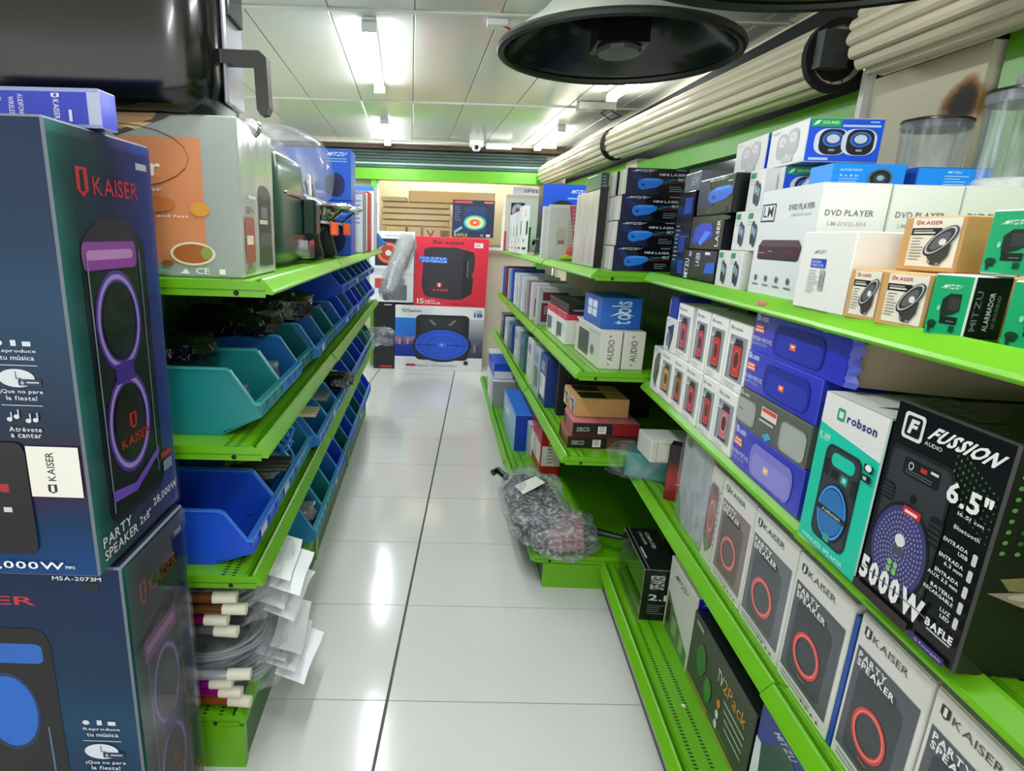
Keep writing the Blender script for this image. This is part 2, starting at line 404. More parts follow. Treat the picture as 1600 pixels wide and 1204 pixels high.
# stock of flattened kraft cartons behind the window
for k, (x0, x1, z0, z1, y) in enumerate([(-.69, .10, 1.60, 1.665, 7.0), (-.68, .12, 1.667, 1.735, 7.0), (-.69, .11, 1.737, 1.80, 7.0), (-.67, .10, 1.802, 1.865, 7.0), (-.69, -.40, 1.867, 1.92, 7.0), (-.38, .62, 1.867, 2.0, 7.05),
                                          (-.64, -.40, 1.42, 1.598, 7.0), (-.38, -.22, 1.42, 1.598, 7.0), (-.20, .16, 1.42, 1.598, 7.0), (.18, .55, 1.42, 1.60, 7.1)]):
    P = Print()
    if k == 8: P.text('V', .1, .3, .28, .5, '#4a3a22').rect(.55, .2, .3, .6, '#8a6b3e').lines(.6, .7, .2, .15, 4, '#3f3120')
    carton('kraft_carton', ['flat kraft carton lowest in the layered pile behind the window', 'flat kraft carton second up in the layered pile behind the window', 'flat kraft carton third up in the layered pile behind the window',
        'flat kraft carton fourth up in the layered pile behind the window', 'short kraft carton on top of the layered pile, beside the window post', 'large kraft carton lying topmost behind the window',
        'small kraft carton under the layered pile, beside the window post', 'narrow kraft carton under the layered pile, second from the window post', 'kraft carton printed with a dark V behind the window', 'plain kraft carton behind the target-picture box'][k],
        Frame((0, y), 0), x0, 0, z0+.001, x1-x0, .3, z1-z0-.004, {'front': mat('kraft_pale', '#d2ab74', .7, var=.05, vscale=6), 'edge': mat('kraft_edge', '#6f5430', .8)}, [('front', P)] if P.E else [], 'box', 'kraft cartons stocked behind the window', chamfer=.006)
st = structure(MB().box(-.72, 6.95, 1.36, 1.1, 7.45, 1.415, mat('store_shelf', '#8d7a55', .7)).build('trim_9'))

# right wall: green shop-front frames under cream rolled shutters
CREAM = mat('cream_plaster', '#d8d1b8', .7, bump=.15, bscale=12, var=.08, vscale=4)
wr = MB()
def wx(y): return 1.43 - .036*(y-2.05)
def seg(b, y0, y1, z0, z1, d0, d1, m):   # box along the sloping wall line, d = distance in front of (-) or behind (+) the wall line
    V = [(wx(y)+d, y, z) for z in (z0, z1) for (y, d) in ((y0, d0), (y1, d0), (y1, d1), (y0, d1))]
    b.add(V, [(0, 1, 2, 3), (7, 6, 5, 4), (0, 4, 5, 1), (1, 5, 6, 2), (2, 6, 7, 3), (3, 7, 4, 0)], m); return b
seg(wr, -1.6, 6.8, 0, 1.35, .05, .15, CREAM); seg(wr, -1.6, 6.8, 1.35, 2.47, .12, .2, CREAM)
structure(wr.build('wall_right'))
structure(seg(MB(), -1.6, 6.7, 1.99, 2.42, .085, .115, mat('shutter_gap_shade', '#15140f', .9)).build('trim_13'))  # added dark panel, paints the shade of the gap behind the rolls
BURN = None
def burnmat():
    m = mat('cream_pillar', '#d6cfb6', .7, bump=.25, bscale=14, var=.07, vscale=5); nt = m.node_tree; N = nt.nodes; Lk = nt.links; b = N['Principled BSDF']
    tc = N.new('ShaderNodeTexCoord'); mp = N.new('ShaderNodeMapping'); mp.inputs['Location'].default_value = (0, 0, 0); Lk.new(tc.outputs['Object'], mp.inputs[0])
    v = N.new('ShaderNodeVectorMath'); v.operation = 'DISTANCE'; v.inputs[1].default_value = (1.385, 1.715, 1.885); Lk.new(mp.outputs[0], v.inputs[0])
    n = N.new('ShaderNodeTexNoise'); n.inputs['Scale'].default_value = 14; Lk.new(tc.outputs['Object'], n.inputs['Vector'])
    a = N.new('ShaderNodeMath'); a.operation = 'MULTIPLY_ADD'; a.inputs[1].default_value = -.06; Lk.new(n.outputs[0], a.inputs[0]); Lk.new(v.outputs['Value'], a.inputs[2])
    r = N.new('ShaderNodeValToRGB'); e = r.color_ramp.elements; e[0].position = 0.0; e[0].color = (.04, .035, .03, 1); e[1].position = .05; e[1].color = (1, 1, 1, 1)
    k = e.new(.012); k.color = (.09, .06, .04, 1); k = e.new(.03); k.color = (.55, .3, .12, 1); Lk.new(a.outputs[0], r.inputs[0])
    src = b.inputs['Base Color'].links[0].from_socket; mx = N.new('ShaderNodeMix'); mx.data_type = 'RGBA'; mx.blend_type = 'MULTIPLY'; mx.inputs[0].default_value = 1
    Lk.new(src, mx.inputs[6]); Lk.new(r.outputs[0], mx.inputs[7]); Lk.new(mx.outputs[2], b.inputs['Base Color']); return m
pl = MB(); seg(pl, 1.66, 2.06, 1.35, 2.03, -.05, .14, burnmat()); structure(pl.build('wall_pillar'))
structure(seg(MB(), 1.68, 2.04, 2.03, 2.45, .04, .14, mat('soot', '#1b1813', .9, var=.3, vscale=10)).build('trim_10'))
structure(seg(MB(), 2.062, 2.085, 1.36, 2.40, -.075, -.045, mat('white_conduit', '#d9dad6', .4)).build('trim_11'))
structure(seg(MB(), 4.2, 4.42, 1.35, 2.05, -.03, .14, CREAM).build('trim_12'))
DARKW = mat('shop_window_dark', '#3b403c', .1, var=.5, vscale=5, stretch=(1, 1, 5))
n = 1
for (y0, y1, z0, zt, posts) in ((2.1, 4.2, 1.915, 2.02, (2.72,)), (4.42, 6.66, 1.915, 2.05, (5.4,)), (-1.5, 1.64, 1.93, 2.07, (.55,))):
    n += 1
    w = structure(seg(MB(), y0, y1, z0, zt, -.03, .05, GREENW).build('window_%d' % n))
    seg(MB(), y0, y1, 1.33, 1.40, -.03, .05, GREENW).build('sill', w)
    seg(MB(), y0, y0+.07, 1.40, z0, -.03, .05, GREENW).build('window_post', w); seg(MB(), y1-.07, y1, 1.40, z0, -.03, .05, GREENW).build('window_post', w)
    for p in posts: seg(MB(), p, p+.07, 1.40, z0, -.03, .05, GREENW).build('window_post', w)
    seg(MB(), y0+.07, y1-.07, 1.40, z0, .012, .016, DARKW).build('pane', w)
# rolled up shutters: cream slats wound round a drum
SLAT = mat('cream_slat', '#cfc4ab', .22, bump=.05, bscale=6, var=.08, vscale=3, coat=.3)
def roll(label, y0, y1, z0, z1, rad=.098, ns=15):
    c0 = Vector((1.283-.036*(y0-2.07), y0, z0)); c1 = Vector((1.283-.036*(y1-2.07), y1, z1)); L = (c1-c0).length
    R_ = (c1-c0).to_track_quat('Y', 'Z').to_matrix().to_4x4(); R_.translation = c0
    e = thing('rolled_shutter', label, 'shutter', (0, 0, 0), group='rolled shutters over the green windows'); e.matrix_world = R_
    MB().lathe([(.002, 0.004), (rad*.8, 0.004), (rad*.8, L-.004), (.002, L-.004)], mat('drum_dark', '#14120f', .8), 24, axis='Y').build('drum', e)
    prof = []
    w = 2*PI*rad/ns
    for t, d in ((-.5, .0), (-.42, .010), (-.2, .016), (.1, .014), (.4, .006), (.47, -.004)):
        prof.append((w*t, rad*.93+d))
    prof += [(w*.5, rad*.78), (-w*.5, rad*.78)]
    me = MB().prism(prof, 0, L, SLAT, 'Y').mesh('slat')
    for k in range(ns):
        o = bpy.data.objects.new('slat', me); COL.objects.link(o); o.parent = e; o.rotation_euler = (0, 2*PI*k/ns, 0)
    MB().lathe([(rad*.9, -.012), (rad*1.13, -.012), (rad*1.13, .012), (rad*.9, .012)], mat('rubber_black', '#0d0c0a', .8), 24, axis='Y').build('end_ring', e)
    b = MB(); b.box(-.09, -.06, -.05, .0, -.02, .06, mat('bracket_grey', '#3c3f3c', .6)); b.box(-.02, -.10, -.01, .02, .0, .03, CHROME); b.build('axle_bracket', e)
    return e
roll('middle cream rolled shutter between the sooty pillar and the further column', 2.12, 4.25, 2.112, 2.157)
roll('far cream rolled shutter ending beside the back window', 4.33, 6.58, 2.157, 2.172)
roll('near cream rolled shutter over the blender jars', -.9, 1.93, 2.098, 2.112)

# ------------------------------------------------------------------ ceiling lamps and fittings
TUBE = mat('lamp_tube', '#f6fbff', .3, emis=TUBE_POWER)
LAMPW = mat('lamp_white', '#e8eae8', .35)
def tube(label, x0, y0, x1, y1):
    p0, p1 = Vector((x0, y0, 2.415)), Vector((x1, y1, 2.415)); d = p1-p0; L = d.length; rz = math.atan2(-d.x, d.y)
    e = thing('tube_lamp', label, 'lamp', p0, rz, 'ceiling tube lamps')
    MB().box(-.03, .0, .012, .03, L, .033, LAMPW).build('fixture', e)
    n = 14; b = MB()      # frosted lower half glows, the back of the batten is opaque
    ring = lambda y: [(.028*math.cos(2*PI*i/n+PI/n), y, .021*math.sin(2*PI*i/n+PI/n)) for i in range(n)]
    V = ring(.03)+ring(L-.03); up = [i for i in range(n) if V[i][2]+V[(i+1) % n][2] > .012]
    b.add(V, [(i, (i+1) % n, n+(i+1) % n, n+i) for i in range(n) if i not in up], TUBE); b.add(V, [(i, (i+1) % n, n+(i+1) % n, n+i) for i in up], LAMPW)
    b.build('tube', e)
    for y in (0, L-.03):
        b = MB(); b.prism([(-.034, -.022), (.034, -.022), (.034, .02), (-.034, .02)], y, y+.03, LAMPW, 'Y'); b.build('end_cap', e)
for a in [('long tube lamp over the aisle, closest to the blue bins', -.355, 2.95, -.43, 4.18), ('tube lamp over the aisle, further one in line', -.50, 5.25, -.58, 6.5),
          ('tube lamp beside the cream shutter, just past the horn', 1.135, 3.55, 1.10, 4.20), ('tube lamp beside the far cream shutter', 1.01, 5.35, .985, 6.5),
          ('tube lamp overhead behind the viewer, over the white tiles', -.30, .9, -.35, 2.1), ('tube lamp overhead behind the viewer, over the party boxes', .75, .5, .70, 1.2), ('tube lamp overhead by the shop front', .0, -1.3, .0, -.1),
          ('tube lamp in the store room behind the end window', -.7, 7.25, .9, 7.26), ('tube lamp over the hidden aisle behind the bins', -2.0, 2.4, -2.07, 3.6), ('tube lamp over the hidden aisle, far end', -2.15, 4.8, -2.22, 6.0)]:
    tube(*a)
w = thing('wire_stub', 'bare lamp holder with red wire hanging from the ceiling', 'wire', (.24, 2.93, 2.44))
b = MB(); b.tube([(.0, 0, -.01), (.05, .01, -.03), (.10, .03, -.015), (.16, .05, -.02)], .006, mat('red_wire', '#b3262a', .5)); b.build('cable', w)
MB().box(-.06, -.02, -.02, .03, .04, .008, LAMPW).build('holder', w)
c = thing('security_camera', 'white dome security camera under the ceiling at the far end', 'camera', (.34, 6.35, 2.40))
MB().box(-.07, -.03, -.01, .07, .06, .05, LAMPW).build('body', c)
MB().lathe([(.002, -.045), (.03, -.04), (.045, -.02), (.045, .0)], LAMPW, 16, c=(0, 0, -.01)).build('dome', c)
MB().lathe([(.002, -.04), (.02, -.04), (.022, -.02)], GLOSSB, 16, c=(0, -.02, -.02), axis='Y').build('lens', c)
tag(MB().cbox(.26, .05, .055, {'front': LAMPW}, .004).build('cable_box', None, (.44, 6.35, 2.375)), 'white cable box beside the dome camera', 'box')
tag(MB().tube([(-.9, 6.5, 2.44), (-.3, 6.4, 2.41), (.1, 6.35, 2.425), (.3, 6.35, 2.42)], .004, LAMPW).build('ceiling_cable'), 'thin white cable sagging under the ceiling to the camera', 'cable')
bx = thing('junction_box', 'grey metal junction box on the ceiling by the shutter joint', 'box', (1.05, 4.45, 2.40))
MB().box(-.10, 0, 0, .16, .10, .045, mat('galvanised', '#b9bab4', .4, .3)).build('body', bx); b = MB(); b.tube([(.14, .05, .0), (.2, .0, -.04), (.12, -.05, -.08), (.05, -.02, -.03), (.1, .03, 0)], .004, BLACKP); b.build('wire', bx)
# big flared horns hung under the ceiling
HORNW = mat('horn_silver', '#b4b8ae', .28, .5, var=.1, vscale=3); HORNI = mat('horn_inside', '#11130f', .22, coat=.2); HORNR = mat('horn_rim', '#15170f', .4)
def horn(label, x, y, z, rx, ry, tilt, rz=0):
    e = thing('horn_speaker', label, 'speaker', (x, y, z)); e.rotation_euler = (tilt[0], tilt[1], rz)
    prof = [(1.0, 0), (.97, .02), (.86, .05), (.70, .09), (.56, .14), (.46, .20), (.40, .27), (.36, .36)]
    b = MB(); b.lathe([(r*rx, h) for r, h in prof], HORNW, 48, sy=ry/rx); b.build('bell', e, smooth=True)
    b = MB(); b.lathe([(r*rx*.975, h+.003) for r, h in prof[:6]]+[(.30*rx, .12), (.002, .12)], HORNI, 48, sy=ry/rx); b.build('throat', e, smooth=True)
    pts = [(rx*math.cos(2*PI*i/48), ry*math.sin(2*PI*i/48), .004) for i in range(48)]
    MB().tube(pts, .013, HORNR, 8, closed=True).build('rim', e, smooth=True)
    b = MB(); b.box(-.075, -.05, .01, .075, .05, .12, BLACKP); b.build('driver_box', e)
    MB().lathe([(.002, -.006), (.05, -.006), (.055, .004), (.05, .014)], mat('driver_grey', '#3a3c3a', .3), 20, sx=1.2).build('driver_cap', e)
    b = MB(); b.box(-.05, -.04, .35, .05, .04, .40, HORNR); b.build('hanger', e)
horn('black-rimmed silver horn hanging over the aisle, seen whole', .512, 1.92, 2.045, .350, .245, (-.10, 0.0))
horn('second horn overhead, of which only the black rim shows', .76, 1.36, 2.075, .42, .25, (-.05, 0.0))

# ------------------------------------------------------------------ gondola shelving
LIP = [(0, .006), (.003, .012), (.021, .034), (.026, .037), (.029, .034), (.0295, .010), (.0375, .010), (.038, .035), (.043, .033), (.048, .030)]
def shelf_board(par, u0, u1, vt, zlow, depth, top, m, jog=(0, 0)):
    prof = [(0, .004)] + LIP + [(depth-vt, .030), (depth-vt, .022), (.046, .022), (.040, .004), (.012, .001), (.003, 0)]
    b = MB(); b.prism(prof, u0+.001, u1-.001, GREEN, 'X')
    # slotted top skin, end flanges with a bolt hole
    b.add([(u0+.001, .048, .0303), (u1-.001, .048, .0303), (u1-.001, depth-vt, .0303), (u0+.001, depth-vt, .0303)], [(0, 1, 2, 3)], m)
    for u, s in ((u0+.001, -1), (u1-.001, 1)):
        b.box(min(u, u+s*.0018), .018, -.006, max(u, u+s*.0018), depth-vt, .029, GREEN)
        b.box(min(u, u+s*.0026), .018, .009, max(u, u+s*.0026), depth-vt, .0105, GREEND)
        b.lathe([(.0005, 0), (.0065, 0)], STEEL, 10, c=(u+s*.0024, .085, .003), axis='X')
    o = b.build('shelf_board', par); o.location = (0, vt+jog[0], zlow+jog[1]); return o
def gondola(label, fr, us, levels, depth, base, topz, kick):
    e = thing('gondola', label, 'shelving', fr.w(0, 0, 0), fr.a)
    for q, (a, b_) in enumerate(zip(us[:-1], us[1:])):
        jog = (-.004*(q % 2), .0)
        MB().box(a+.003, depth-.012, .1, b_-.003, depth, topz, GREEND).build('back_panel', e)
        for vt, z in levels: shelf_board(e, a, b_-.004, vt, z, depth-.013, z, GREENTOP, jog)
        vt, z = base; shelf_board(e, a, b_-.004, vt, z, depth-.013, z, GREENBASE, jog)
        MB().box(a+.004, kick, .0, b_-.004, kick+.012, z-.002, GREEND).build('kick_plate', e)
    for i, u in enumerate(us):
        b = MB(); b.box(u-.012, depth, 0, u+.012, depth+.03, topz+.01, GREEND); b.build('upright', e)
        b = MB(); uu = max(us[0]+.0, min(us[-1], u)); w = .05
        b.box(max(us[0], uu-.025), kick-.006, 0, min(us[-1], uu+.025), depth, base[1]-.008, GREEN); b.build('foot', e)
    return e
gondola('long green metal shelving holding the blue bins', LG, (0, 1.13, 2.26, 3.38), ((-.011, 1.355), (.016, .952), (.044, .592)), .66, (.112, .15), 1.62, .125)
gondola('green metal shelving with the bubble-wrapped packet on its base', RF, (0, 1.12, 2.24, 3.36), ((.018, 1.357), (-.007, .957), (-.032, .590)), .66, (-.125, .125), 1.62, -.06)
gondola('green metal shelving with the row of party speaker boxes', RN, (.0, 1.21, 2.42), ((0, 1.355), (.04, .928), (.037, .540)), .58, (-.045, .095), 1.62, .02)
# ------------------------------------------------------------------ printed designs
def emblem(p, x, y, w, h, c, inner=None):      # shield-like emblem beside the maker's lettering
    p.poly([(x, y+h), (x+w, y+h), (x+w, y+.25*h), (x+.5*w, y), (x, y+.25*h)], c)
    p.poly([(x+.32*w, y+.9*h), (x+.68*w, y+.9*h), (x+.68*w, y+.2*h), (x+.32*w, y+.2*h)], inner or '#e9e8e2')
    return p
def icons_block(p, xc, top, s, k):             # music / clock / microphone pictograms with their lines
    c = '#cfd4dc'; w = s
    p.ell(xc-.36*w, top-.02*k, .09*w, .014*k, c).rect(xc-.08*w, top-.034*k, .13*w, .03*k, c).rect(xc+.2*w, top-.034*k, .2*w, .024*k, c)
    p.text('Reproduce', xc-.45*w, top-.072*k, .95*w, .022*k, c).text('tu música', xc-.38*w, top-.106*k, .82*w, .024*k, c)
    p.rect(xc-.5*w, top-.135*k, w, .0035*k, c)
    p.ell(xc-.05*w, top-.20*k, .44*w, .048*k, c, 24).rect(xc-.07*w, top-.2*k, .025*w, .036*k, '#26344a').rect(xc-.07*w, top-.203*k, .14*w, .005*k, '#26344a')
    p.rr(xc-.02*w, top-.238*k, .56*w, .034*k, .03*w, .006*k, '#1a2c48').text('6', xc+.04*w, top-.232*k, .08*w, .02*k, c).rect(xc+.18*w, top-.224*k, .3*w, .006*k, c)
    p.text('¡Que no pare', xc-.5*w, top-.285*k, 1.05*w, .026*k, c).text('la fiesta!', xc-.36*w, top-.316*k, .75*w, .024*k, c)
    p.rect(xc-.5*w, top-.345*k, w, .0035*k, c)
    for a, b in ((-.36, -.42), (-.18, -.405), (.1, -.425), (.28, -.42)):
        p.ell(xc+a*w, top+b*k, .07*w, .012*k, c, 12).rect(xc+(a+.04)*w, top+b*k, .03*w, .04*k, c)
    p.text('Atrévete', xc-.4*w, top-.485*k, .8*w, .026*k, c).text('a cantar', xc-.38*w, top-.518*k, .76*w, .024*k, c)
    return p
def tower_side(kaiser):
    p = Print()
    p.rr(.16, .085, .66, .70, .12, .05, '#0f1a20').rr(.20, .12, .58, .64, .08, .04, '#131f1c')  # greenish panel tone paints in the shelf's reflection
    emblem(p, .20, .855, .10, .062, kaiser, '#1b1c34').text('KAISER', .34, .862, .46, .040, kaiser).rect(.80, .935, .13, .016, '#cfd2da')
    p.poly([(.18, .765), (.34, .81), (.62, .815), (.74, .77), (.72, .71), (.2, .70)], '#3b3140')
    p.rr(.17, .700, .54, .062, .03, .03, '#a04fae').rr(.21, .722, .46, .022, .03, .01, '#d59ad6')
    for cy, ry in ((.575, .118), (.320, .125)):
        p.ring(.46, cy, .235, ry*1.03, .22, '#5a33a8').ring(.46, cy, .215, ry*.95, .10, '#b79adf').ell(.46, cy, .165, ry*.75, '#16241f')
    p.rect(.36, .425, .2, .05, '#4a2f96')
    p.rect(.20, .12, .010, .62, '#9aa2b8').rect(.735, .14, .010, .60, '#8088a0')
    emblem(p, .45, .30, .08, .042, '#c02a2a', '#2a0d0d').text('KAISER', .34, .262, .33, .024, '#c02a2a')
    p.poly([(.2, .15), (.45, .135), (.76, .19), (.76, .21), (.45, .158), (.2, .178)], '#7c55c8')
    p.rect(.78, .165, .14, .018, '#b02630').rect(.80, .125, .12, .03, '#8d97a8')
    p.text('PARTY', .05, .062, .30, .026, '#e8eef4').text('SPEAKER', .05, .028, .36, .026, '#e8eef4').text('2x8"', .44, .036, .14, .024, '#e8eef4').text('28,000W', .62, .05, .34, .026, '#e8eef4')
    return p
TGRAD = grad('party_carton_side', 'X', 0, .30, [(0, '#2b6a66'), (.22, '#1d3f44'), (.55, '#2b2c52'), (.8, '#33306a'), (1, '#2f3f8a')], .22, .35)
FGRAD = grad('party_carton_face', 'Z', 0, .82, [(0, '#0e3f78'), (.14, '#123257'), (.22, '#3a1c3c'), (.32, '#16283f'), (.6, '#173f5e'), (.75, '#11304e'), (1, '#14284a')], .25, .18)
def tower(label, z, h, face, kaiser, du=0.0, dv=0.0, w=.292):
    # carton standing by the end of the bins: printed side towards the aisle (local front), printed face towards the viewer (local left)
    o = MB().cbox(w, .50, h, {'front': TGRAD, 'left': FGRAD, 'top': mat('party_carton_top', '#1b2436', .4), 'edge': mat('worn_edge', '#6f7480', .7)}, .004).build('speaker_carton', None, ST.w(du, dv, z), ST.a)
    tag(o, label, 'box', 'party speaker cartons by the bins')
    MB().add([(.004, -.0062, .004), (w-.004, -.0062, .004), (w-.004, -.0062, h-.004), (.004, -.0062, h-.004)], [(0, 1, 2, 3)], gloss_film('carton_gloss' if z > .5 else 'carton_gloss_strong', 1.12 if z > .5 else 1.3)).build('film_wrap', o)
    tower_side(kaiser).build('front', w, .50, h, o); face.build('left', w, .50, h, o)
    return o
f1 = Print(); X = lambda px: 1-(142-px)/923/.5; Yy = lambda py: (893-py)/718
f1.text('MSA-2073M', X(-40), .945, X(62)-X(-40), .018, '#e4e8ee')
icons_block(f1, .812, Yy(490), .140, .42)
f1.rect(X(50), Yy(746), X(134)-X(50), Yy(660)-Yy(746), '#e6e4dc'); f1.text('KAISER', X(80), Yy(718), .028, .068, '#191919', rot=90); emblem(f1, X(78), Yy(740), .032, .022, '#191919')
f1.rr(X(-40), Yy(850), X(48)-X(-40), Yy(655)-Yy(850), .03, .03, '#0a0b10').rect(X(0), Yy(740), .03, .02, '#a02022').rect(X(0), Yy(775), .03, .012, '#c8ccd8')
f1.text('28,000W', X(-66), Yy(880), X(86)-X(-66), .022, '#e8eef4').text('PMPO', X(88), Yy(876), .035, .008, '#e8eef4')
f2 = Print(); Y2 = lambda py: max(.012, 1-(py-905)/532); X2 = lambda px: max(.01, 1-(178-px)/770/.5)
f2.text('MSA-2073M', X2(76), Y2(923), X2(148)-X2(76), .010, '#e4e8ee').text('KAISER', X2(-140), Y2(958), X2(46)-X2(-140), .022, '#b82a30').rr(X2(120), Y2(936), .06, .02, .01, .005, '#0c1420')
f2.rr(X2(-150), Y2(1690), X2(58)-X2(-150), Y2(990)-Y2(1690), .06, .05, '#0a0c10').rr(X2(-140), Y2(1040), X2(44)-X2(-140), Y2(1012)-Y2(1040), .03, .014, '#1f5fb8').ell(X2(-20), Y2(1112), .115, .105, '#1560c0').ring(X2(-20), Y2(1112), .12, .11, .1, '#0b2a50').rect(X2(34), Y2(1400), .008, .5, '#4f6a86')
icons_block(f2, X2(118), Y2(1120), .16, .46)
tower('tall party speaker carton of the lower pair, standing on the floor', 0, .868, f2, '#c4502e', -.005, -.012, .275)
tower('tall party speaker carton of the upper pair, resting on its twin', .8715, .786, f1, '#c92c3c', -.042, .004, .332)
hp = Print(); hp.rect(.0, 0, 1, 1, '#2a3fc4').rect(.955, .0, .045, 1, '#b9c0dc').rect(0, .9, 1, .1, '#9aa4d8').rect(0, .0, 1, .08, '#8f99d0')
hp.text('AUDIFONOS', .70, .2, .02, .62, '#dfe4f6', rot=-90).text('WIRELESS', .665, .25, .02, .5, '#dfe4f6', rot=-90).text('Bluetooth', .61, .22, .03, .5, '#eef0fa', rot=-90).ell(.625, .8, .012, .09, '#eef0fa').text('KAISER', .83, .2, .022, .5, '#eef0fa', rot=-90); emblem(hp, .826, .74, .03, .12, '#eef0fa', '#2a3fc4'); hp.rect(.885, .15, .012, .3, '#dfe4f6').ring(.53, .4, .012, .14, .4, '#dfe4f6').rect(.49, .2, .01, .3, '#dfe4f6')
hb = carton('headphone_box', 'flat blue headphone box lying on top of the tall speaker carton', Frame((-1.055, 1.08), 0), 0, 0, 1.659, .472, .05, .062, {'front': mat('blue_film_box', '#2f45c8', .2, coat=.3), 'edge': pm('#b9c0dc')}, [('front', hp)], turn=-2)

# ------------------------------------------------------------------ upper shelf over the bins
fp = Print(); fp.rect(.42, .09, .40, .775, '#d1885a').rect(.82, .09, .0, .0, '#d1885a')
fp.poly([(.22, 1.0), (.42, .86), (.66, .97), (.70, 1.0)], '#3a2c22').poly([(.30, .99), (.44, .90), (.60, .965), (.62, 1.0)], '#b78a52').poly([(.45, .92), (.52, .9), (.6, .945), (.5, .94)], '#dcc08a')
arc = [(.42+.34*math.sin(t), .74+.19*math.cos(t)) for t in [i*PI/10 for i in range(11)]]
for a, b in zip(arc[:-1], arc[1:]): fp.poly([a, b, (b[0], b[1]+.007), (a[0], a[1]+.007)], '#6b4026')
fp.text('er', .50, .63, .12, .075, '#f3ece2').text('fryer', .46, .53, .16, .035, '#f3ece2').text('for a healthy', .45, .455, .22, .022, '#f0e6da').text('easy, and fast', .47, .375, .27, .022, '#f0e6da')
for cx, cy, rx, ry, c in ((.58, .46, .10, .05, '#c8763a'), (.52, .34, .06, .075, '#c4682c'), (.80, .435, .05, .045, '#d59a3a'), (.75, .155, .115, .075, '#e4d8c0'), (.75, .155, .10, .062, '#a8622e'), (.82, .16, .03, .04, '#8a9a4a'), (.62, .09, .03, .02, '#8a5a2a')): fp.ell(cx, cy, rx, ry, c, 20)
fp.rect(.46, .025, .04, .035, '#dcdcd0').rect(.52, .025, .1, .03, '#8fa58a').text('CE', .76, .025, .07, .04, '#f0f0ea').poly([(.68, .025), (.73, .025), (.71, .06)], '#f0f0ea').rect(.88, .025, .03, .035, '#f0f0ea')
fa = Print(); fa.rr(.48, .06, .40, .56, .12, .08, '#23262a').rect(.50, .14, .36, .16, '#4d5552').poly([(.46, .07), (.9, .06), (.88, .2), (.5, .2)], '#2d4a22').ell(.66, .58, .17, .05, '#4a4e50').rect(.56, .40, .2, .08, '#6f7478').rect(.5, .36, .25, .03, '#d6cdb2')
fa.rr(.08, .1, .26, .30, .03, .03, '#a85a48').rect(.12, .22, .17, .06, '#e7ded2').text('Oil', .12, .42, .1, .05, '#a34038').text('Fry', .24, .42, .1, .05, '#a34038').poly([(.05, .02), (.2, .1), (.34, .03)], '#6c8a3c').rect(.2, .52, .2, .02, '#d8d8d0')
cartonmat = mat('fryer_carton_grey', '#9aa29d', .35, var=.12, vscale=3); cartonside = mat('fryer_carton_side', '#aeb0a8', .14, .25, bump=.15, bscale=4, var=.3, vscale=3, stretch=(4, 4, 1))
fc = carton('fryer_carton', 'grey air fryer carton with orange food picture at the shelf end', LG, .05, .07, 1.3856, .300, .46, .357, {'front': cartonside, 'left': cartonmat, 'top': cartonmat}, [('left', fp), ('front', fa)], chamfer=.004)
# black air fryer standing on the carton
def superell(u, v, ru, rv, z, e=.45, n=40):
    out = []
    for i in range(n):
        a = 2*PI*i/n; c, s = math.cos(a), math.sin(a)
        out.append((u+ru*math.copysign(abs(c)**e, c), v+rv*math.copysign(abs(s)**e, s), z))
    return out
def airfryer(name, label, u, v, z, w, d, h, m, seam=None, cat='air fryer', extra=True, big=False):
    e = thing(name, label, cat, LG.w(u, v, z), LG.a)
    tp = ((h*.95, .90, .92), (h, .72, .76)) if not seam else ((h*.97, .955, .965), (h, .90, .92))
    b = MB(); b.loft([superell(w/2, d/2, w/2*k, d/2*k2, zz, .45 if not seam else .32) for zz, k, k2 in ((0, .80, .84), (.012, .88, .9), (.03, .96, .975), (.07, 1, 1), (h*.55, 1, 1), (h*.85, .97, .98))+tp], m); b.build('body', e, smooth=True)
    if seam:
        b = MB(); b.loft([superell(w/2, d/2, w/2*1.003, d/2*1.003, zz) for zz in (h*seam, h*seam+.004)], STEEL, False); b.build('seam', e, smooth=True)
    return e
bf = airfryer('air_fryer', 'big glossy black air fryer standing on the grey carton', -.02, .108, 1.7445, .34, .62, .40, GLOSSB, None)
b = MB(); b.prism([(.02, .112), (.02, .140), (-.084, .140), (-.100, .127), (-.103, .025), (-.096, .010), (-.082, .008), (-.075, .020), (-.072, .104), (-.065, .112)], .105, .140, mat('handle_black', '#1a1b1b', .22, coat=.3), 'X'); b.build('handle', bf)
b = MB(); b.cbox(.12, .012, .32, {'front': mat('trim_silver', '#9b9aa6', .2, .7)}, .004, (.11, -.012, .03)); b.build('trim_panel', bf)
b = MB(); b.cbox(.10, .01, .10, {'front': mat('display_dark', '#2a2c2e', .08)}, .003, (.12, -.019, .21)); b.build('display', bf)
MB().lathe([(.002, .0), (.02, .0), (.024, .02), (.012, .05)], CHROME, 16, c=(.20, -.03, -.002), axis='X').build('latch', bf, smooth=True)
DG = mat('deep_green', '#0b3a27', .28, coat=.2)
gf = airfryer('air_fryer', 'dark green air fryer behind the grey carton', .42, .085, 1.3856, .52, .42, .345, DG, .66)
b = MB(); b.cbox(.09, .05, .125, {'front': mat('deep_green_dark', '#06241a', .3)}, .008, (.40, -.045, .10)); b.build('handle', gf)
b = MB(); b.cbox(.10, .05, .07, {'front': CHROME}, .006, (.40, -.02, .018)); b.build('drawer_foot', gf)
b = MB(); b.cbox(.30, .012, .015, {'front': CHROME}, .003, (.15, -.004, .222)); b.build('chrome_band', gf)
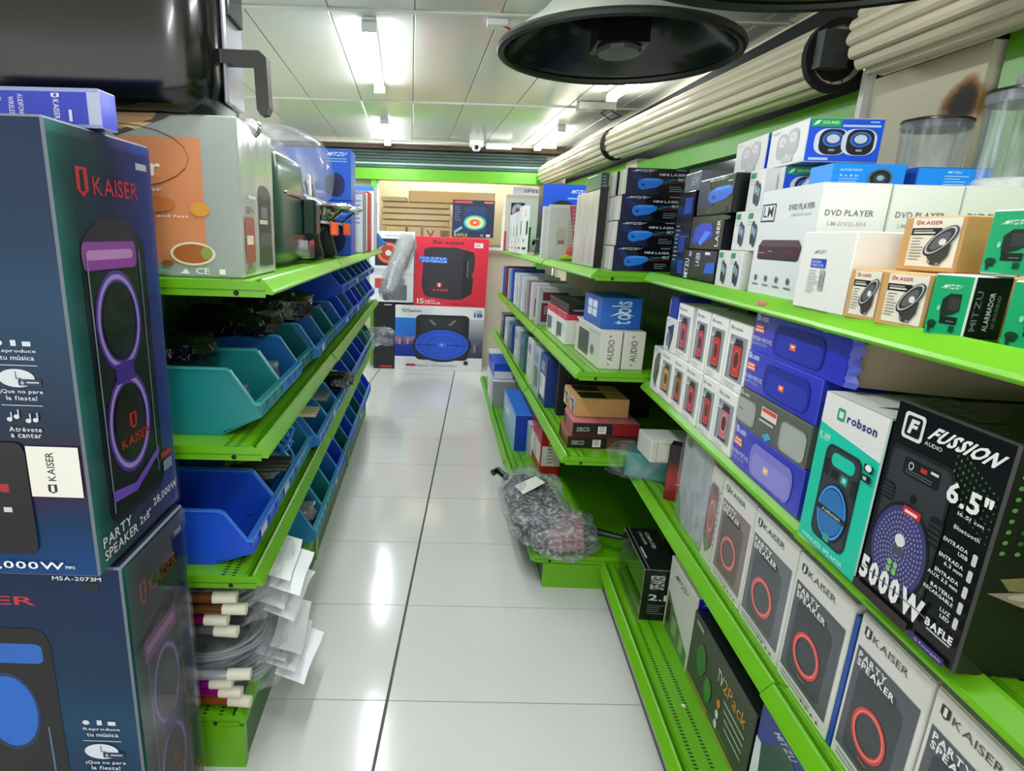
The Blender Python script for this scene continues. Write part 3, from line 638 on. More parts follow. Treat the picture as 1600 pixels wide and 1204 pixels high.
def juicer(label, u, v, hh):
    e = thing('juicer', label, 'juicer', LG.w(u, v, 1.3856), LG.a)
    MB().lathe([(.01, 0), (.10, 0), (.105, .02), (.09, .09), (.095, .14), (.07, .16), (.01, .16)], BLACKP, 24, sy=1.2).build('base', e, smooth=True)
    MB().lathe([(.08, .15), (.11, .18), (.115, .22), (.09, .24), (.03, .27), (.02, hh)], CHROME, 24, sy=1.2).build('strainer', e, smooth=True)
    b = MB(); b.tube([(0, -.10, .15), (.0, -.15, .145), (.0, -.165, .11)], .018, BLACKP, 8); b.build('spout', e, smooth=True)
    b = MB(); b.cbox(.05, .03, .055, {'front': mat('orange_plastic', '#f0623a', .35)}, .006, (-.025, -.185, .10)); b.build('spout_tap', e)
    b = MB(); b.tube([(.04, -.08, .10), (.06, -.14, .16), (.02, -.2, .2)], .006, CHROME, 6); b.build('lever', e)
    b = MB(); b.lathe([(.002, -.01), (.06, -.008), (.075, 0), (.06, .012), (.002, .014)], CHROME, 20, c=(.02, -.17, .215), sx=1.2); b.build('drip_tray', e, smooth=True)
juicer('black citrus juicer with orange tap right after the green air fryer', 1.12, .19, .36); juicer('second black citrus juicer with orange tap, against the blue boxes', 1.42, .18, .36)
dm = thing('bagged_appliance', 'clear bagged appliance lid bulging above the green air fryer', 'bag', LG.w(1.28, .36, 1.57), LG.a)
MB().crumple((0, 0, .17), (.32, .30, .19), film('dome_bag', '#f2f2f6', .16, 9, .1, .35, .6), 3, .08, 1.6, 28, 16, .75).build('bag', dm, smooth=True)
MB().lathe([(.26, 0), (.27, .03), (.24, .15), (.15, .25), (.02, .28)], mat('smoke_lid', '#8d8f97', .12, .4), 28, sy=.75).build('lid', dm, smooth=True)
MB().box(-.25, -.18, -.17, .25, .2, .0, mat('appliance_grey', '#5a5a5e', .4)).build('appliance', dm)
def bluebox(label, z, h, txt):
    p = Print(); p.text('MITZU', .66, .86, .30, .075, '#eaf2ff', slant=.2, bold=.03).lines(.66, .80, .30, .05, 2, '#9fc4f4', .35, .1); p.ell(.80, .30, .12, .24, '#0b1f66').ell(.74, .3, .10, .2, '#101a3c')
    carton('audio_box', label, LG, 1.66, .02, z, .18, .36, h, pm('#1a62dc'), [('left', p)], 'box', 'blue boxes on the upper shelf')
bluebox('tall blue speaker box, upper of two, beside the clear bag', 1.6535, .238, 1); bluebox('blue speaker box, lower of two, behind the juicers', 1.3856, .266, 2)
for nm, lb, u, v, w, d, h, c, pr in (('thin_box', 'narrow black boxed gadget in front of the blue boxes', 1.90, .06, .06, .10, .13, '#16181d', None),
      ('grey_box', 'tall grey box with a pale edge, after the blue boxes', 2.05, .0, .16, .10, .335, '#8e929c', ('#e2dfda', .5)),
      ('red_box', 'tall red box standing behind the grey one', 2.34, .0, .2, .16, .36, '#c3262e', ('#e8dcd8', .55)),
      ('white_box', 'tall white box with blue top near the shelf end', 2.70, .0, .25, .24, .415, '#e3e8f2', ('#2f6fc8', .0))):
    p = Print()
    if nm == 'white_box': p.rect(0, .93, 1, .07, '#3a80d8').rect(.2, .7, .5, .12, '#2a2f3a').rect(.2, .63, .5, .06, '#b8242c').lines(.2, .55, .6, .05, 5, '#9aa2b0')
    else: p.rect(.5, .03, .46, .94, pr[0] if pr else '#2a2e38').lines(.56, .85, .3, .07, 6, '#8a8f98')
    carton(nm, lb, LG, u, v, 1.3856, w, d, h, pm('#%s' % c.strip('#')), [('left', p)], 'box')
carton('slim_box', 'slim pale-and-red box at the far end of the upper shelf', LG, 3.08, .02, 1.3856, .16, .16, .34, pm('#d8c8c4'), [('left', Print().rect(.6, .05, .35, .4, '#d0485a'))])

# ------------------------------------------------------------------ blue storage bins
BM = {'teal': mat('bin_teal', '#1b8488', .32, bump=.03, bscale=30), 'blue': mat('bin_blue', '#2172ba', .32, bump=.03, bscale=30), 'royal': mat('bin_royal', '#1c52d6', .3, bump=.03, bscale=30), 'deep': mat('bin_deep', '#176b74', .32, bump=.03, bscale=30), 'steel': mat('bin_steel', '#2780b0', .32, bump=.03, bscale=30)}
RIMM = {k: mat('rim_'+k, h, .3) for k, h in (('teal', '#3aa5a6'), ('blue', '#4597d8'), ('royal', '#3f7cf0'), ('deep', '#2f8f94'), ('steel', '#4a9fcc'))}
def bin_meshes(w, d, h, fb, lip, sl, col):
    m, rm = BM[col], RIMM[col]; t = .004
    pro = [(.10, 0), (.095, .012), (0, fb), (.004, lip), (.012, lip), (sl, h-.006), (sl+.012, h), (d, h), (d, 0)]
    b = MB()
    for x in (0, w-t): b.prism(pro, x, x+t, m, 'X')
    b.box(t, d-t, 0, w-t, d, h, m)
    b.prism([(.10, 0), (d, 0), (d, .005), (.10, .005)], t, w-t, m); b.prism([(.10, .0), (.10, .006), (0, fb+.005), (0, fb)], t, w-t, m); b.prism([(0, fb), (.004, lip), (.009, lip), (.006, fb)], t, w-t, m)
    for x in (-.004, w):        # moulded side ribs
        for y in (d*.62, d*.68): b.box(x, y, .01, x+.004, y+.008, h-.012, m)
    body = b.mesh('storage_bin')
    r = MB()
    pts = [(.012, lip-.004), (sl, h-.009), (sl+.012, h-.003), (d, h-.003)]
    for x in (0, w):
        for (ya, za), (yb, zb) in zip(pts[:-1], pts[1:]): r.box(0, 0, 0, 1, 1, 1, rm, Matrix(((.010, 0, 0, x-.005), (0, yb-ya, 0, ya), (0, zb-za, .006, za), (0, 0, 0, 1))))
    r.box(-.005, -.005, lip-.006, w+.005, .012, lip+.002, rm)
    rim = r.mesh('rim')
    f = MB()
    for x in (0, w*.33, w*.66, w-.006): f.box(x, -.003, fb+.004, x+.006, .001, lip-.006, m)
    f.box(0, -.003, fb, w, .002, fb+.004, m)
    return body, rim, f.mesh('label_holder')
BC = {}
LABELM = MB().box(0, 0, 0, .06, .0008, .024, mat('paper_label', '#c9d3d8', .6)).mesh('label')
def storage_bin(label, u, v, z, w, d, h, fb, lip, sl, col, group, lab=None, turn=0.0):
    k = (w, d, h, fb, lip, sl, col)
    if k not in BC: BC[k] = bin_meshes(*k)
    o = bpy.data.objects.new('storage_bin', BC[k][0]); COL.objects.link(o); o.location = LG.w(u, v, z); o.rotation_euler = (0, 0, LG.a+math.radians(turn)); tag(o, label, 'bin', group)
    for nm, me in (('rim', BC[k][1]), ('label_holder', BC[k][2])):
        c = bpy.data.objects.new(nm, me); COL.objects.link(c); c.parent = o
    if lab is not None:
        hold = c; c = bpy.data.objects.new('label', LABELM); COL.objects.link(c); c.parent = hold; c.location = (w*lab, -.004, fb+.007)
    return o
ORD = 'first second third fourth fifth sixth seventh eighth ninth tenth eleventh twelfth thirteenth fourteenth fifteenth sixteenth'.split()
cname = {'teal': 'teal', 'blue': 'blue', 'royal': 'bright blue', 'deep': 'dark teal', 'steel': 'steel blue'}
rowA = ['teal', 'blue', 'deep', 'blue', 'deep', 'blue', 'royal', 'blue', 'royal', 'royal', 'teal', 'royal', 'royal']
for i, c in enumerate(rowA):
    storage_bin('%s open-front bin, %s from the carton end on the upper bin shelf' % (cname[c], ORD[i]), .075+.256*i, .055+(-.01 if i == 3 else .012 if i == 2 else .0), .9825, .246, .46, .178, .05, .09, .068, c, 'bins on the upper bin shelf', .35 if i in (3, 6, 8) else None, (0, 0, 0, 1.5)[i % 4])
for i, c in enumerate(['royal', 'blue', 'royal', 'deep', 'royal', 'royal', 'blue']):
    storage_bin('%s open-front bin stacked on the upper row, %s of the stacked ones' % (cname[c], ORD[i]), .075+.256*(i+6), .06, 1.1615, .240, .42, .150, .04, .08, .066, c, 'bins stacked on the upper bin row', .35 if i in (2, 5) else None)
rowB = ['royal', 'blue', 'steel', 'blue', 'steel', 'blue', 'royal', 'blue', 'royal', 'royal', 'teal', 'teal']
for i, c in enumerate(rowB):
    storage_bin('%s open-front bin, %s from the near end on the lower bin shelf' % (cname[c], ORD[i]), .05+.276*i, .085-(.0 if i < 3 else .03), .6225, .266, .45, .160, .035, .078, .068, c, 'bins on the lower bin shelf', .3 if i in (0, 1, 4) else None)
rowC = ['steel', 'teal', 'blue', 'royal', 'deep', 'royal', 'blue', 'deep', 'royal', 'blue', 'royal']
for i, c in enumerate(rowC):
    storage_bin('%s open-front bin, %s beyond the bagged cables on the base' % (cname[c], ORD[i]), .88+.226*i, .078, .1805, .218, .42, .200, .05, .105, .070, c, 'bins on the base deck', .4 if i in (2, 7) else None)
storage_bin('small blue bin perched at the far end of the upper shelf', 3.2, -.04, 1.3856, .15, .2, .12, .03, .05, .06, 'blue', None)
# what lies in the bins
BLACKBAG = mat('black_bagged', '#0b0b10', .12, bump=.9, bscale=38, spec=.8)
GREYBAG = mat('grey_bagged', '#8f9298', .15, .3, bump=.9, bscale=32)
def pouch(name, label, u, v, z, s, m, seed, cat='bag', group=None, amp=.25):
    return tag(MB().crumple((0, 0, 0), s, m, seed, amp, 3.2).build(name, None, LG.w(u, v, z), LG.a, smooth=True), label, cat, group)
g_ = 'bagged goods in the bins'
for k, (lb, u, v, z, s, m) in enumerate([
    ('black bagged cables piled behind the first two upper bins', .20, .36, 1.185, (.11, .15, .035), BLACKBAG), ('black bagged cables heaped in the third upper bin', .62, .30, 1.20, (.11, .16, .05), BLACKBAG),
    ('shiny black bag heaped in the fourth upper bin', .96, .26, 1.215, (.11, .17, .055), BLACKBAG), ('black bagged leads in the fifth upper bin', 1.23, .30, 1.14, (.10, .15, .04), BLACKBAG),
    ('dark bag in the sixth upper bin', 1.48, .28, 1.13, (.10, .13, .04), BLACKBAG), ('small silver connectors in the mouth of the second upper bin', .46, .15, 1.062, (.06, .045, .03), GREYBAG),
    ('loose small parts in the mouth of the teal upper bin', .20, .17, 1.048, (.055, .05, .03), GREYBAG), ('violet bagged plugs in the fourth upper bin', .97, .15, 1.06, (.05, .04, .02), mat('violet_bag', '#2a2c78', .2, bump=.8)),
    ('clear bag of parts in the second lower bin', .47, .20, .735, (.08, .09, .03), GREYBAG), ('black bag on top of the third lower bin', .72, .26, .75, (.09, .11, .04), BLACKBAG),
    ('black glossy bag spilling out of the sixth lower bin', 1.56, .10, .765, (.08, .10, .035), BLACKBAG), ('grey bag in the first base bin', .98, .2, .30, (.07, .1, .04), GREYBAG)]):
    pouch('goods_bag', lb, u, v, z, s, m, k+1, 'bag', g_)
coil = tag(MB().tube([(.055*math.cos(t)*(1+.08*math.sin(3*t)), .03*math.sin(1.3*t)-.02+.002*t, .05*math.sin(t)+.002*t) for t in [i*2*PI/14 for i in range(62)]], .0042, mat('blue_cable', '#3f8fe0', .3), 6).build('cable_coil', None, LG.w(.62, .13, .745), LG.a, smooth=True), 'light blue coiled network cable in the third lower bin', 'cable')
for k, (lb, u, z, c) in enumerate((('bundle of pale plugs laid across the fourth lower bin', .93, .775, '#cbbd96'), ('bundle of dark leads laid across the second lower bin', .42, .755, '#2a2723'), ('bundle of grey leads laid across the fifth lower bin', 1.20, .765, '#77787c'))):
    e = thing('lead_bundle', lb, 'cable', LG.w(u, .03, z), LG.a)
    for j in range(6):
        b = MB(); b.tube([(.03*j-.08, .22, .004*(j % 3)), (.022*j-.06, .12, .012), (.016*j-.03, .04, .006*(j % 2)+.004)], .007, mat('lead_%d' % k, c, .35), 6); b.build('lead', e, smooth=True)
tag(MB().crumple((0, 0, 0), (.12, .10, .055), BAGF, 8, .35, 3).build('plastic_bag', None, LG.w(2.72, -.05, .80), LG.a, smooth=True), 'empty clear plastic bag hanging out between the far bins', 'bag')
# bags of coiled cable on the base deck, with coloured cardboard sleeves and white header cards
SLV = [('#c0622c', 'copper'), ('#c0149a', 'magenta'), ('#b01cae', 'purple'), ('#b9c0c4', 'silver'), ('#7d7f80', 'grey'), ('#9a1458', 'crimson'), ('#7e552f', 'brown'), ('#8f5028', 'bronze')]
for k in range(8):
    z = .207+.031*k if k < 4 else .436+.036*(k-4); u = .058
    e = thing('cable_bag', '%s-sleeved clear cable bag, %s from the bottom of the heap on the base' % (SLV[k][1], ORD[k]), 'bag', LG.w(u, .10+.025*(k % 3), z), LG.a+math.radians(-4+2.5*(k % 4)), 'bagged cables on the base deck')
    sm = mat('sleeve_%d' % k, SLV[k][0], .22, .5)
    b = MB(); b.tube([(-.035, .05, 0), (-.035, .45, 0)], .0135, sm, 10); b.build('sleeve', e, smooth=True)
    b = MB(); b.tube([(-.035, .0, 0), (-.035, .062, 0)], .0165, mat('cream_cap', '#e4e0cc', .5), 10); b.build('sleeve_end', e, smooth=True)
    cm = mat('cable_grey', '#9a9ea2', .3)
    b = MB()
    b.tube([(.15+.14*math.cos(t)*(1-.008*t), .14+.16*math.sin(t)*(1-.008*t), .004*math.sin(2.3*t)+.0012*t) for t in [i*2*PI/20 for i in range(64)]], .0058, cm, 6); b.build('coil', e, smooth=True)
    b = MB(); b.crumple((.17, .12, .008), (.19, .19, .024), film('cable_bag_film', '#fbfbfc', .02, 12, .08, .26, .8), 20+k, .12, 2.5, 26, 10, .6); b.build('bag_film', e, smooth=True)
    b = MB()
    V = []
    for i in range(6):
        for j in range(3): V.append((.08+.05*i, -.03-.045*j, -.004+.010*math.sin(i*1.1+k)-.016*j))
    b.add(V, [(3*i+j, 3*i+j+1, 3*i+j+4, 3*i+j+3) for i in range(5) for j in range(2)], mat('header_card', '#e6e8ea', .3, bump=.3, bscale=20)); b.build('header_card', e, smooth=True)
    if k == 3:
        V, F = textpoly('5M'); b = MB(); b.add([(.27+.022*y, -.075+.03*(x-.7), .012-.004*x) for x, y in V], F, pm('#23262c')); b.build('lettering', e)
# ------------------------------------------------------------------ speaker cartons stacked against the end wall
p = Print()   # big round party speaker
p.rect(0, .21, 1, .60, '#2452b8'); p.rect(0, .21, .30, .60, grad('city_sky', 'Z', .15, .6, [(0, '#1c2f9a'), (.35, '#2a3fa8'), (.45, '#b07a86'), (.55, '#2b6fd0'), (1, '#2f7fe0')], .3)); p.rect(.74, .21, .26, .60, grad('city_dusk', 'Z', .15, .6, [(0, '#3a3550'), (.5, '#6f6f80'), (.8, '#a9adb4'), (1, '#c4c8ce')], .3))
for i in range(9): p.rect(.015+.03*i, .40, .022, .05+.07*((i*37) % 5)/5, ('#7d6f8e', '#c9a08c', '#4f4c82')[i % 3])
for i in range(7): p.rect(.76+.034*i, .3, .024, .1+.09*((i*29) % 5)/5, ('#565266', '#8d8a98', '#3f3c52')[i % 3])
p.rr(.235, .165, .60, .70, .06, .06, '#14161a'); p.poly([(.26, .83), (.81, .83), (.76, .60), (.31, .60)], '#24272c'); p.poly([(.40, .80), (.47, .72), (.44, .7), (.38, .78)], '#6c7278').poly([(.67, .80), (.60, .72), (.63, .7), (.69, .78)], '#6c7278')
p.ell(.535, .40, .335, .265, '#17181c', 40).ell(.535, .405, .305, .235, '#1f55d8', 40).ring(.535, .405, .27, .205, .06, '#1a44b4').ring(.535, .405, .18, .135, .08, '#1a44b4').rect(.235, .395, .6, .012, '#14265e').ell(.535, .405, .055, .04, '#3a6fe4').poly([(.52, .395), (.55, .395), (.535, .425)], '#c9d6f4')
p.text('Q', .075, .90, .05, .05, '#1b2850').text('fusion', .135, .90, .16, .045, '#1b2850').text('LCD', .885, .91, .085, .04, '#2a3a9a').text('18', .885, .845, .095, .06, '#1d2d9a').rect(.13, .06, .11, .035, '#c02a34').text('Bluetooth', .26, .06, .12, .03, '#4a4f5a').lines(.42, .085, .35, .02, 2, '#8c9098').rect(.79, .10, .05, .06, '#24262c')
carton('speaker_carton', 'white carton with blue round speaker, on the floor at the aisle end', BK, -.475, 0, .0, 1.0, .155, .737, {'front': WHITEC, 'edge': WHITE}, [('front', p)], 'box', 'speaker cartons at the end wall', chamfer=.004)
p = Print()
p.poly([(.14, .16), (.10, .30), (.12, .82), (.20, .85), (.55, .86), (.80, .80), (.82, .72), (.815, .55), (.785, .48), (.81, .42), (.80, .20), (.66, .11), (.5, .10), (.2, .13)], '#2a2b31'); p.poly([(.66, .12), (.80, .20), (.80, .40), (.74, .40), (.74, .76), (.80, .78), (.70, .83), (.66, .80)], '#1c1d22'); p.rr(.665, .42, .045, .27, .01, .02, '#0c0c10').rect(.715, .44, .02, .24, '#60616a').rect(.60, .505, .03, .008, '#101014')
emblem(p, .24, .895, .05, .055, '#1a0f12', '#d2283e').text('KAISER', .31, .898, .36, .04, '#1a0f12').rect(.80, .865, .12, .07, '#e9d6d4').text('15', .82, .885, .06, .03, '#b04a50')
p.rect(.06, .63, .38, .085, '#1f52d0').text('MAXIMA', .07, .675, .36, .035, '#8fd0ff').text('POTENCIA', .10, .635, .34, .03, '#bfe4ff'); emblem(p, .31, .275, .07, .07, '#d84048', '#f2d6d4').text('KAISER', .26, .225, .22, .03, '#e4383e', bold=.03)
p.text('15', .045, .03, .10, .075, '#f6ecec').text('PARTY', .155, .06, .14, .028, '#f6ecec').text('SPEAKER', .155, .03, .22, .026, '#f6ecec').text('AMPLIFICADA', .5, .035, .38, .018, '#8a1020')
o = carton('speaker_carton', 'red carton with big black speaker, standing on the white carton', BK, -.272, .0, .7395, .802, .15, .752, {'front': pm('#d5243c'), 'edge': pm('#e0506a')}, [('front', p)], 'box', 'speaker cartons at the end wall', chamfer=.004, rot=(0, .012, 0))
p = Print(); p.rect(.12, .52, .52, .38, '#2b2f38').ell(.42, .70, .26, .15, '#d8502e', 32).ell(.42, .70, .20, .115, '#a8402a', 32).ring(.42, .70, .22, .125, .1, '#f0a080').ell(.42, .70, .07, .04, '#d8d0cc').lines(.05, .47, .6, .02, 3, '#8d929a').rect(.0, .40, 1, .006, '#9aa0a8').rect(.2, .12, .6, .22, '#8a8d98').rect(.45, .03, .4, .22, '#6a707c').rect(.12, .2, .22, .14, '#c04a4a').text('SPEAKER', .35, .93, .4, .02, '#7a7f88').lines(.85, .9, .08, .04, 3, '#5a5f68')
carton('speaker_carton', 'white carton with orange ring speaker, behind the bubble-wrapped tube', BK, -.765, .0, .765, .488, .15, .765, {'front': WHITEC}, [('front', p)], 'box', 'speaker cartons at the end wall', chamfer=.004)
carton('speaker_carton', 'plain black carton on the floor between the bins and white carton', BK, -.72, .01, .0, .238, .14, .762, {'front': mat('carton_black_matt', '#16181a', .4)}, [('front', Print().rect(.5, .955, .35, .015, '#c9ccd0').rect(.3, .02, .6, .03, '#c02a34'))], 'box', 'speaker cartons at the end wall', chamfer=.004)
p = Print(); p.rect(.04, .92, .42, .05, '#c9485a').rect(.75, .92, .22, .05, '#d05a48'); p.rr(.26, .12, .56, .74, .02, .02, '#1b2a44').rr(.28, .15, .52, .68, .02, .02, '#22375e')
for r, c in ((1, '#3aa0c8'), (.86, '#7fd0a0'), (.7, '#e8e070'), (.54, '#e09048'), (.38, '#d84040'), (.18, '#e8c0b8')): p.ell(.54, .40, .27*r, .20*r, c, 30)
p.text('BAFLE', .05, .02, .32, .08, '#d8c24a').lines(.05, .8, .16, .07, 6, '#5f7490').poly([(.04, .15), (.22, .3), (.25, .24), (.06, .1)], '#6fb0d8').rect(.68, .02, .08, .07, '#6a7aa0').rect(.82, .02, .1, .07, '#c8ccd8')
carton('speaker_carton', 'dark navy carton with rainbow target picture, standing on the red carton', BK, .128, .02, 1.4945, .45, .13, .385, {'front': pm('#1d2947')}, [('front', p)], 'box', 'speaker cartons at the end wall', chamfer=.004)
tb_ = thing('bubble_wrapped_tube', 'long bubble-wrapped tube leaning past the far bins to the red carton', 'packet', (0, 0, 0))
A0, A1 = Vector((-.425, 4.76, 1.01)), Vector((-.345, 6.40, 1.43))
pts = [A0.lerp(A1, t/15) for t in range(16)]
b = MB(); b.tube(pts, [.03]+[.066+.002*i for i in range(14)]+[.07], mat('grey_foam', '#77797b', .5, bump=.6, bscale=30, var=.5, vscale=20), 16); b.jitter(.025, 11); b.build('core', tb_, smooth=True)
b = MB(); b.tube(pts, [.05]+[.080+.0025*i for i in range(14)]+[.10], BUBBLE, 18); b.jitter(.03, 12, 5); b.build('bubble_wrap', tb_, smooth=True)

# ------------------------------------------------------------------ shelving along the wall: upper shelf (far to near)
T1 = 1.3876
p = Print(); p.rect(.0, .0, .10, 1, '#f2e4d0').rect(.0, .0, .06, .35, '#e0507a').rect(.14, .12, .34, .74, '#1f2226').ell(.31, .72, .15, .12, '#c9c4d8').ell(.31, .72, .06, .05, '#8a5a70').rect(.16, .30, .30, .05, '#5a48a8').lines(.18, .52, .26, .06, 3, '#9a907a').rect(.55, .1, .38, .7, '#dfe2e2').rect(0, .95, 1, .05, '#e6cfae')
carton('fan_carton', 'tall white carton with black fan picture at the far end', RF, -.14, .02, T1, .24, .36, .495, {'front': WHITE, 'right': WHITEC}, [('right', p)])
carton('fan_carton', 'flat lilac-white carton lying on the tall fan carton', RF, -.12, .08, T1+.4965, .2, .34, .07, pm('#d8d0dc'), [('right', Print().text('SPEED', .3, .3, .55, .4, '#4a4458'))])
bk = thing('plastic_basket', 'dark green slatted plastic basket in front of the fan carton', 'basket', RF.w(.30, .045, T1), RF.a)
b = MB(); gm = mat('basket_green', '#1e5a56', .3, bump=.05)
b.box(0, 0, 0, .12, .17, .006, gm)
for x0, y0, x1, y1 in ((0, 0, .12, .006), (0, .164, .12, .17), (0, 0, .006, .17), (.114, 0, .12, .17)): b.box(x0, y0, .006, x1, y1, .195, gm)
b.build('basket', bk)
for k in range(6):
    z = .02+.028*k; MB().box(.12, .008, z, .125, .162, z+.013, mat('basket_pale', '#5f9a92', .3)).build('slat', bk)
MB().box(-.004, -.004, .195, .125, .174, .208, gm).build('rim', bk)
for k, (u, w, h, c, c2) in enumerate(((.52, .15, .30, '#dfe6ea', '#a9c4d8'), (.70, .17, .30, '#e4e9ea', '#6f8f92'), (.90, .17, .31, '#d8dfe0', '#4a5a60'), (1.10, .20, .34, '#e2e5e4', '#3a4348'))):
    p = Print(); p.rr(.55, .4, .25, .3, .1, .06, c2).rect(.15, .1, .5, .05, c2).lines(.2, .9, .4, .05, 3, '#9aa4a8').rect(.2, .25, .12, .07, c2)
    carton('slim_carton', 'slim white gadget carton, %s from the green basket on the upper shelf' % ORD[k], RF, u, .02, T1, w, .05+.0*k, h, pm(c), [('front', p), ('right', p)], 'box', 'slim cartons on the upper shelf')
p = Print(); p.rect(0, .58, 1, .42, '#1f50d0').text('MITZU', .60, .88, .34, .05, '#dfe8ff', slant=.2).rect(.55, .80, .4, .02, '#9fb8f0').ell(.45, .42, .46, .36, '#23272c', 40).ell(.45, .46, .38, .26, '#3b4248', 40).ell(.45, .5, .26, .14, '#6c757a', 30)
carton('subwoofer_carton', 'big blue carton with black subwoofer dome, behind the blister packs', RF, 1.02, .17, T1, .18, .33, .50, {'front': pm('#1b2230')}, [('right', p)])
ir = thing('steam_iron', 'black and silver clothes iron lying by the slim cartons', 'iron', RF.w(1.46, .06, T1), RF.a+.25)
b = MB(); b.prism([(.0, 0), (.06, -.045), (.20, -.05), (.26, 0), (.20, .05), (.06, .045)], .0, .022, CHROME, 'Z'); b.build('soleplate', ir)
b = MB(); b.loft([[(.03+.2*t, s*(.045-.01*z/.06)*(1 if 0 < t < 1 else .4), .022+z) for t, s in ((0, -1), (.3, -1), (.8, -1), (1, 0), (.8, 1), (.3, 1), (0, 1))] for z in (0, .03, .05)], mat('iron_shell', '#3a3d44', .2, coat=.3)); b.build('shell', ir, smooth=True)
b = MB(); b.tube([(.05, 0, .06), (.07, 0, .10), (.17, 0, .11), (.21, 0, .065)], .012, BLACKP, 8); b.build('handle', ir, smooth=True)
# blister packs with a pink blender toy
for k, (lb, u, c) in enumerate((('clear blister pack with pink card and red toy, beside the tall shrink-wrapped carton', 1.98, '#e85a80'), ('clear blister pack with pale pink card, just beyond the pink one', 1.78, '#e0a0b0'))):
    e = thing('blister_pack', lb, 'packet', RF.w(u+.30, .028, T1), RF.a, 'blister packs')
    MB().box(.0, .0, 0, .006, .27, .30, mat('blister_card_%d' % k, '#e6e2e4', .4)).build('card', e)
    p = Print(); p.poly([(.42, .98), (.86, .98), (.78, .35), (.54, .35)], c).lines(.50, .9, .26, .07, 6, '#f2c8d2').rect(.2, .28, .18, .30, '#d8ccbc').rect(.24, .3, .12, .06, '#d0485a').rect(.06, .1, .12, .75, '#efe6e6').lines(.42, .7, .2, .06, 8, '#b9a8ac'); p.build('right', .006, .27, .30, e)
    MB().box(.008, .01, .01, .06, .26, .28, film('blister_film', '#fafafa', .03, 6, .05, .12, .3)).build('blister', e)
    b = MB(); b.crumple((.034, .17, .045), (.02, .06, .035), mat('toy_red', '#e0302e', .3), 3, .1); b.build('toy_cap', e, smooth=True)
    b = MB(); b.crumple((.034, .14, .018), (.02, .06, .014), mat('toy_lime', '#b8d820', .3), 5, .1); b.build('toy_base', e, smooth=True)
p = Print(); p.rect(.1, .3, .25, .4, '#c8bcb0').lines(.2, .2, .5, .05, 3, '#8e6a64').rect(.55, .55, .4, .3, '#d8d4cc')
carton('wrapped_carton', 'tall shrink-wrapped grey carton with black end, before the laser boxes', RF, 2.66, .095, T1, .42, .035, .325, {'front': SILVER, 'right': BLACK, 'edge': BLACK}, [])
carton('wrapped_carton', 'small dark boxed gadget lying on the shrink-wrapped carton', RF, 2.82, .096, T1+.3265, .255, .033, .062, {'front': mat('navy_wrap', '#44586a', .2, .3, var=.3), 'right': pm('#2a3440')}, [('right', Print().lines(.2, .75, .6, .2, 4, '#8fa4b4'))])
def laser_art(words=True):
    p = Print()
    p.poly([(.0, .0), (.55, .0), (.35, 1), (.0, 1)], '#0f1a3e').poly([(.06, .95), (.28, .62), (.5, .50), (.3, .4), (.1, .6)], '#1b2a66')
    p.poly([(.18, .40), (.20, .55), (.30, .62), (.50, .62), (.60, .56), (.58, .42), (.48, .28), (.26, .18), (.20, .26)], '#1f78e4').poly([(.20, .55), (.30, .62), (.50, .62), (.60, .56), (.5, .54), (.3, .52)], '#4a98f0').ell(.27, .38, .03, .04, '#0c2a60')
    p.poly([(.60, .50), (.98, .68), (.98, .66), (.60, .47)], '#35a060').poly([(.60, .44), (.95, .52), (.95, .50), (.6, .42)], '#a03440')
    p.text('MITZU', .06, .86, .42, .09, '#eef2f8', slant=.3)
    p.text('MINI LÁSER'.replace('Á', 'A'), .52, .72, .42, .09, '#e4e8f2').text('3D', .82, .54, .12, .10, '#e4e8f2').rect(.62, .58, .16, .02, '#2f62c8').lines(.70, .30, .24, .08, 3, '#8f98b0').rect(.78, .93, .16, .03, '#aeb6c8')
    return p
for k in range(4):
    carton('laser_box', 'black mini laser box with blue projector picture, %s in its stack' % ('lowest', 'second from the bottom', 'third from the bottom', 'topmost')[k], RF, 3.195-.010*(3-k), .124+.006*(k == 3)+.002*k, T1+.0968*k, .100, .236, .096, {'front': SILVER, 'right': pm('#0c0d16', .25), 'edge': BLACK}, [('right', laser_art())], 'box', 'stack of mini laser boxes')
for k in range(4):
    carton('laser_box', 'shrink-wrapped laser box in the silver stack right behind the front stack, %s level' % ('lowest', 'second', 'third', 'top')[k], RF, 3.068, .135, T1+.0968*k, .094, .22, .096, {'front': SILVER, 'right': pm('#14161f', .25), 'edge': mat('silver_edge', '#8d8b88', .25, .5)}, [], 'box', 'silver wrapped laser boxes')

# second shelf: blister packs, wireless boxes
T2 = .9876
PK = [('#3a78d8', '#bcd0f0', .26), ('#8a3038', '#c89aa0', .27), ('#b0c4e4', '#3a58a8', .26), ('#2a55b8', '#c8d4ec', .27), ('#e4e6ea', '#8a4a58', .25), ('#c8ccd4', '#50586a', .25), ('#d8dce0', '#b83c4c', .25), ('#9a8f98', '#c0404e', .24), ('#d8d4d8', '#8a2a38', .24), ('#b8bcc0', '#702a3c', .23)]
for k, (c, c2, h) in enumerate(PK):
    u = .10 + .215*k
    p = Print(); p.rect(.08, .1, .84, .5, c2).rect(.1, .66, .6, .22, c2).lines(.15, .5, .5, .06, 4, '#e4e6ea')
    o = carton('game_case', 'slim %s case, %s from the far end of the middle shelf' % (('blue', 'dark red', 'pale blue', 'blue', 'white', 'grey', 'white', 'grey-red', 'pink-white', 'grey-crimson')[k], ORD[k]), RF, u, .035, T2, .075, .26, h, {'front': pm(c), 'right': pm(c)}, [('right', p)], 'box', 'slim cases on the middle shelf', turn=(-3, 2, -2, 3)[k % 4])
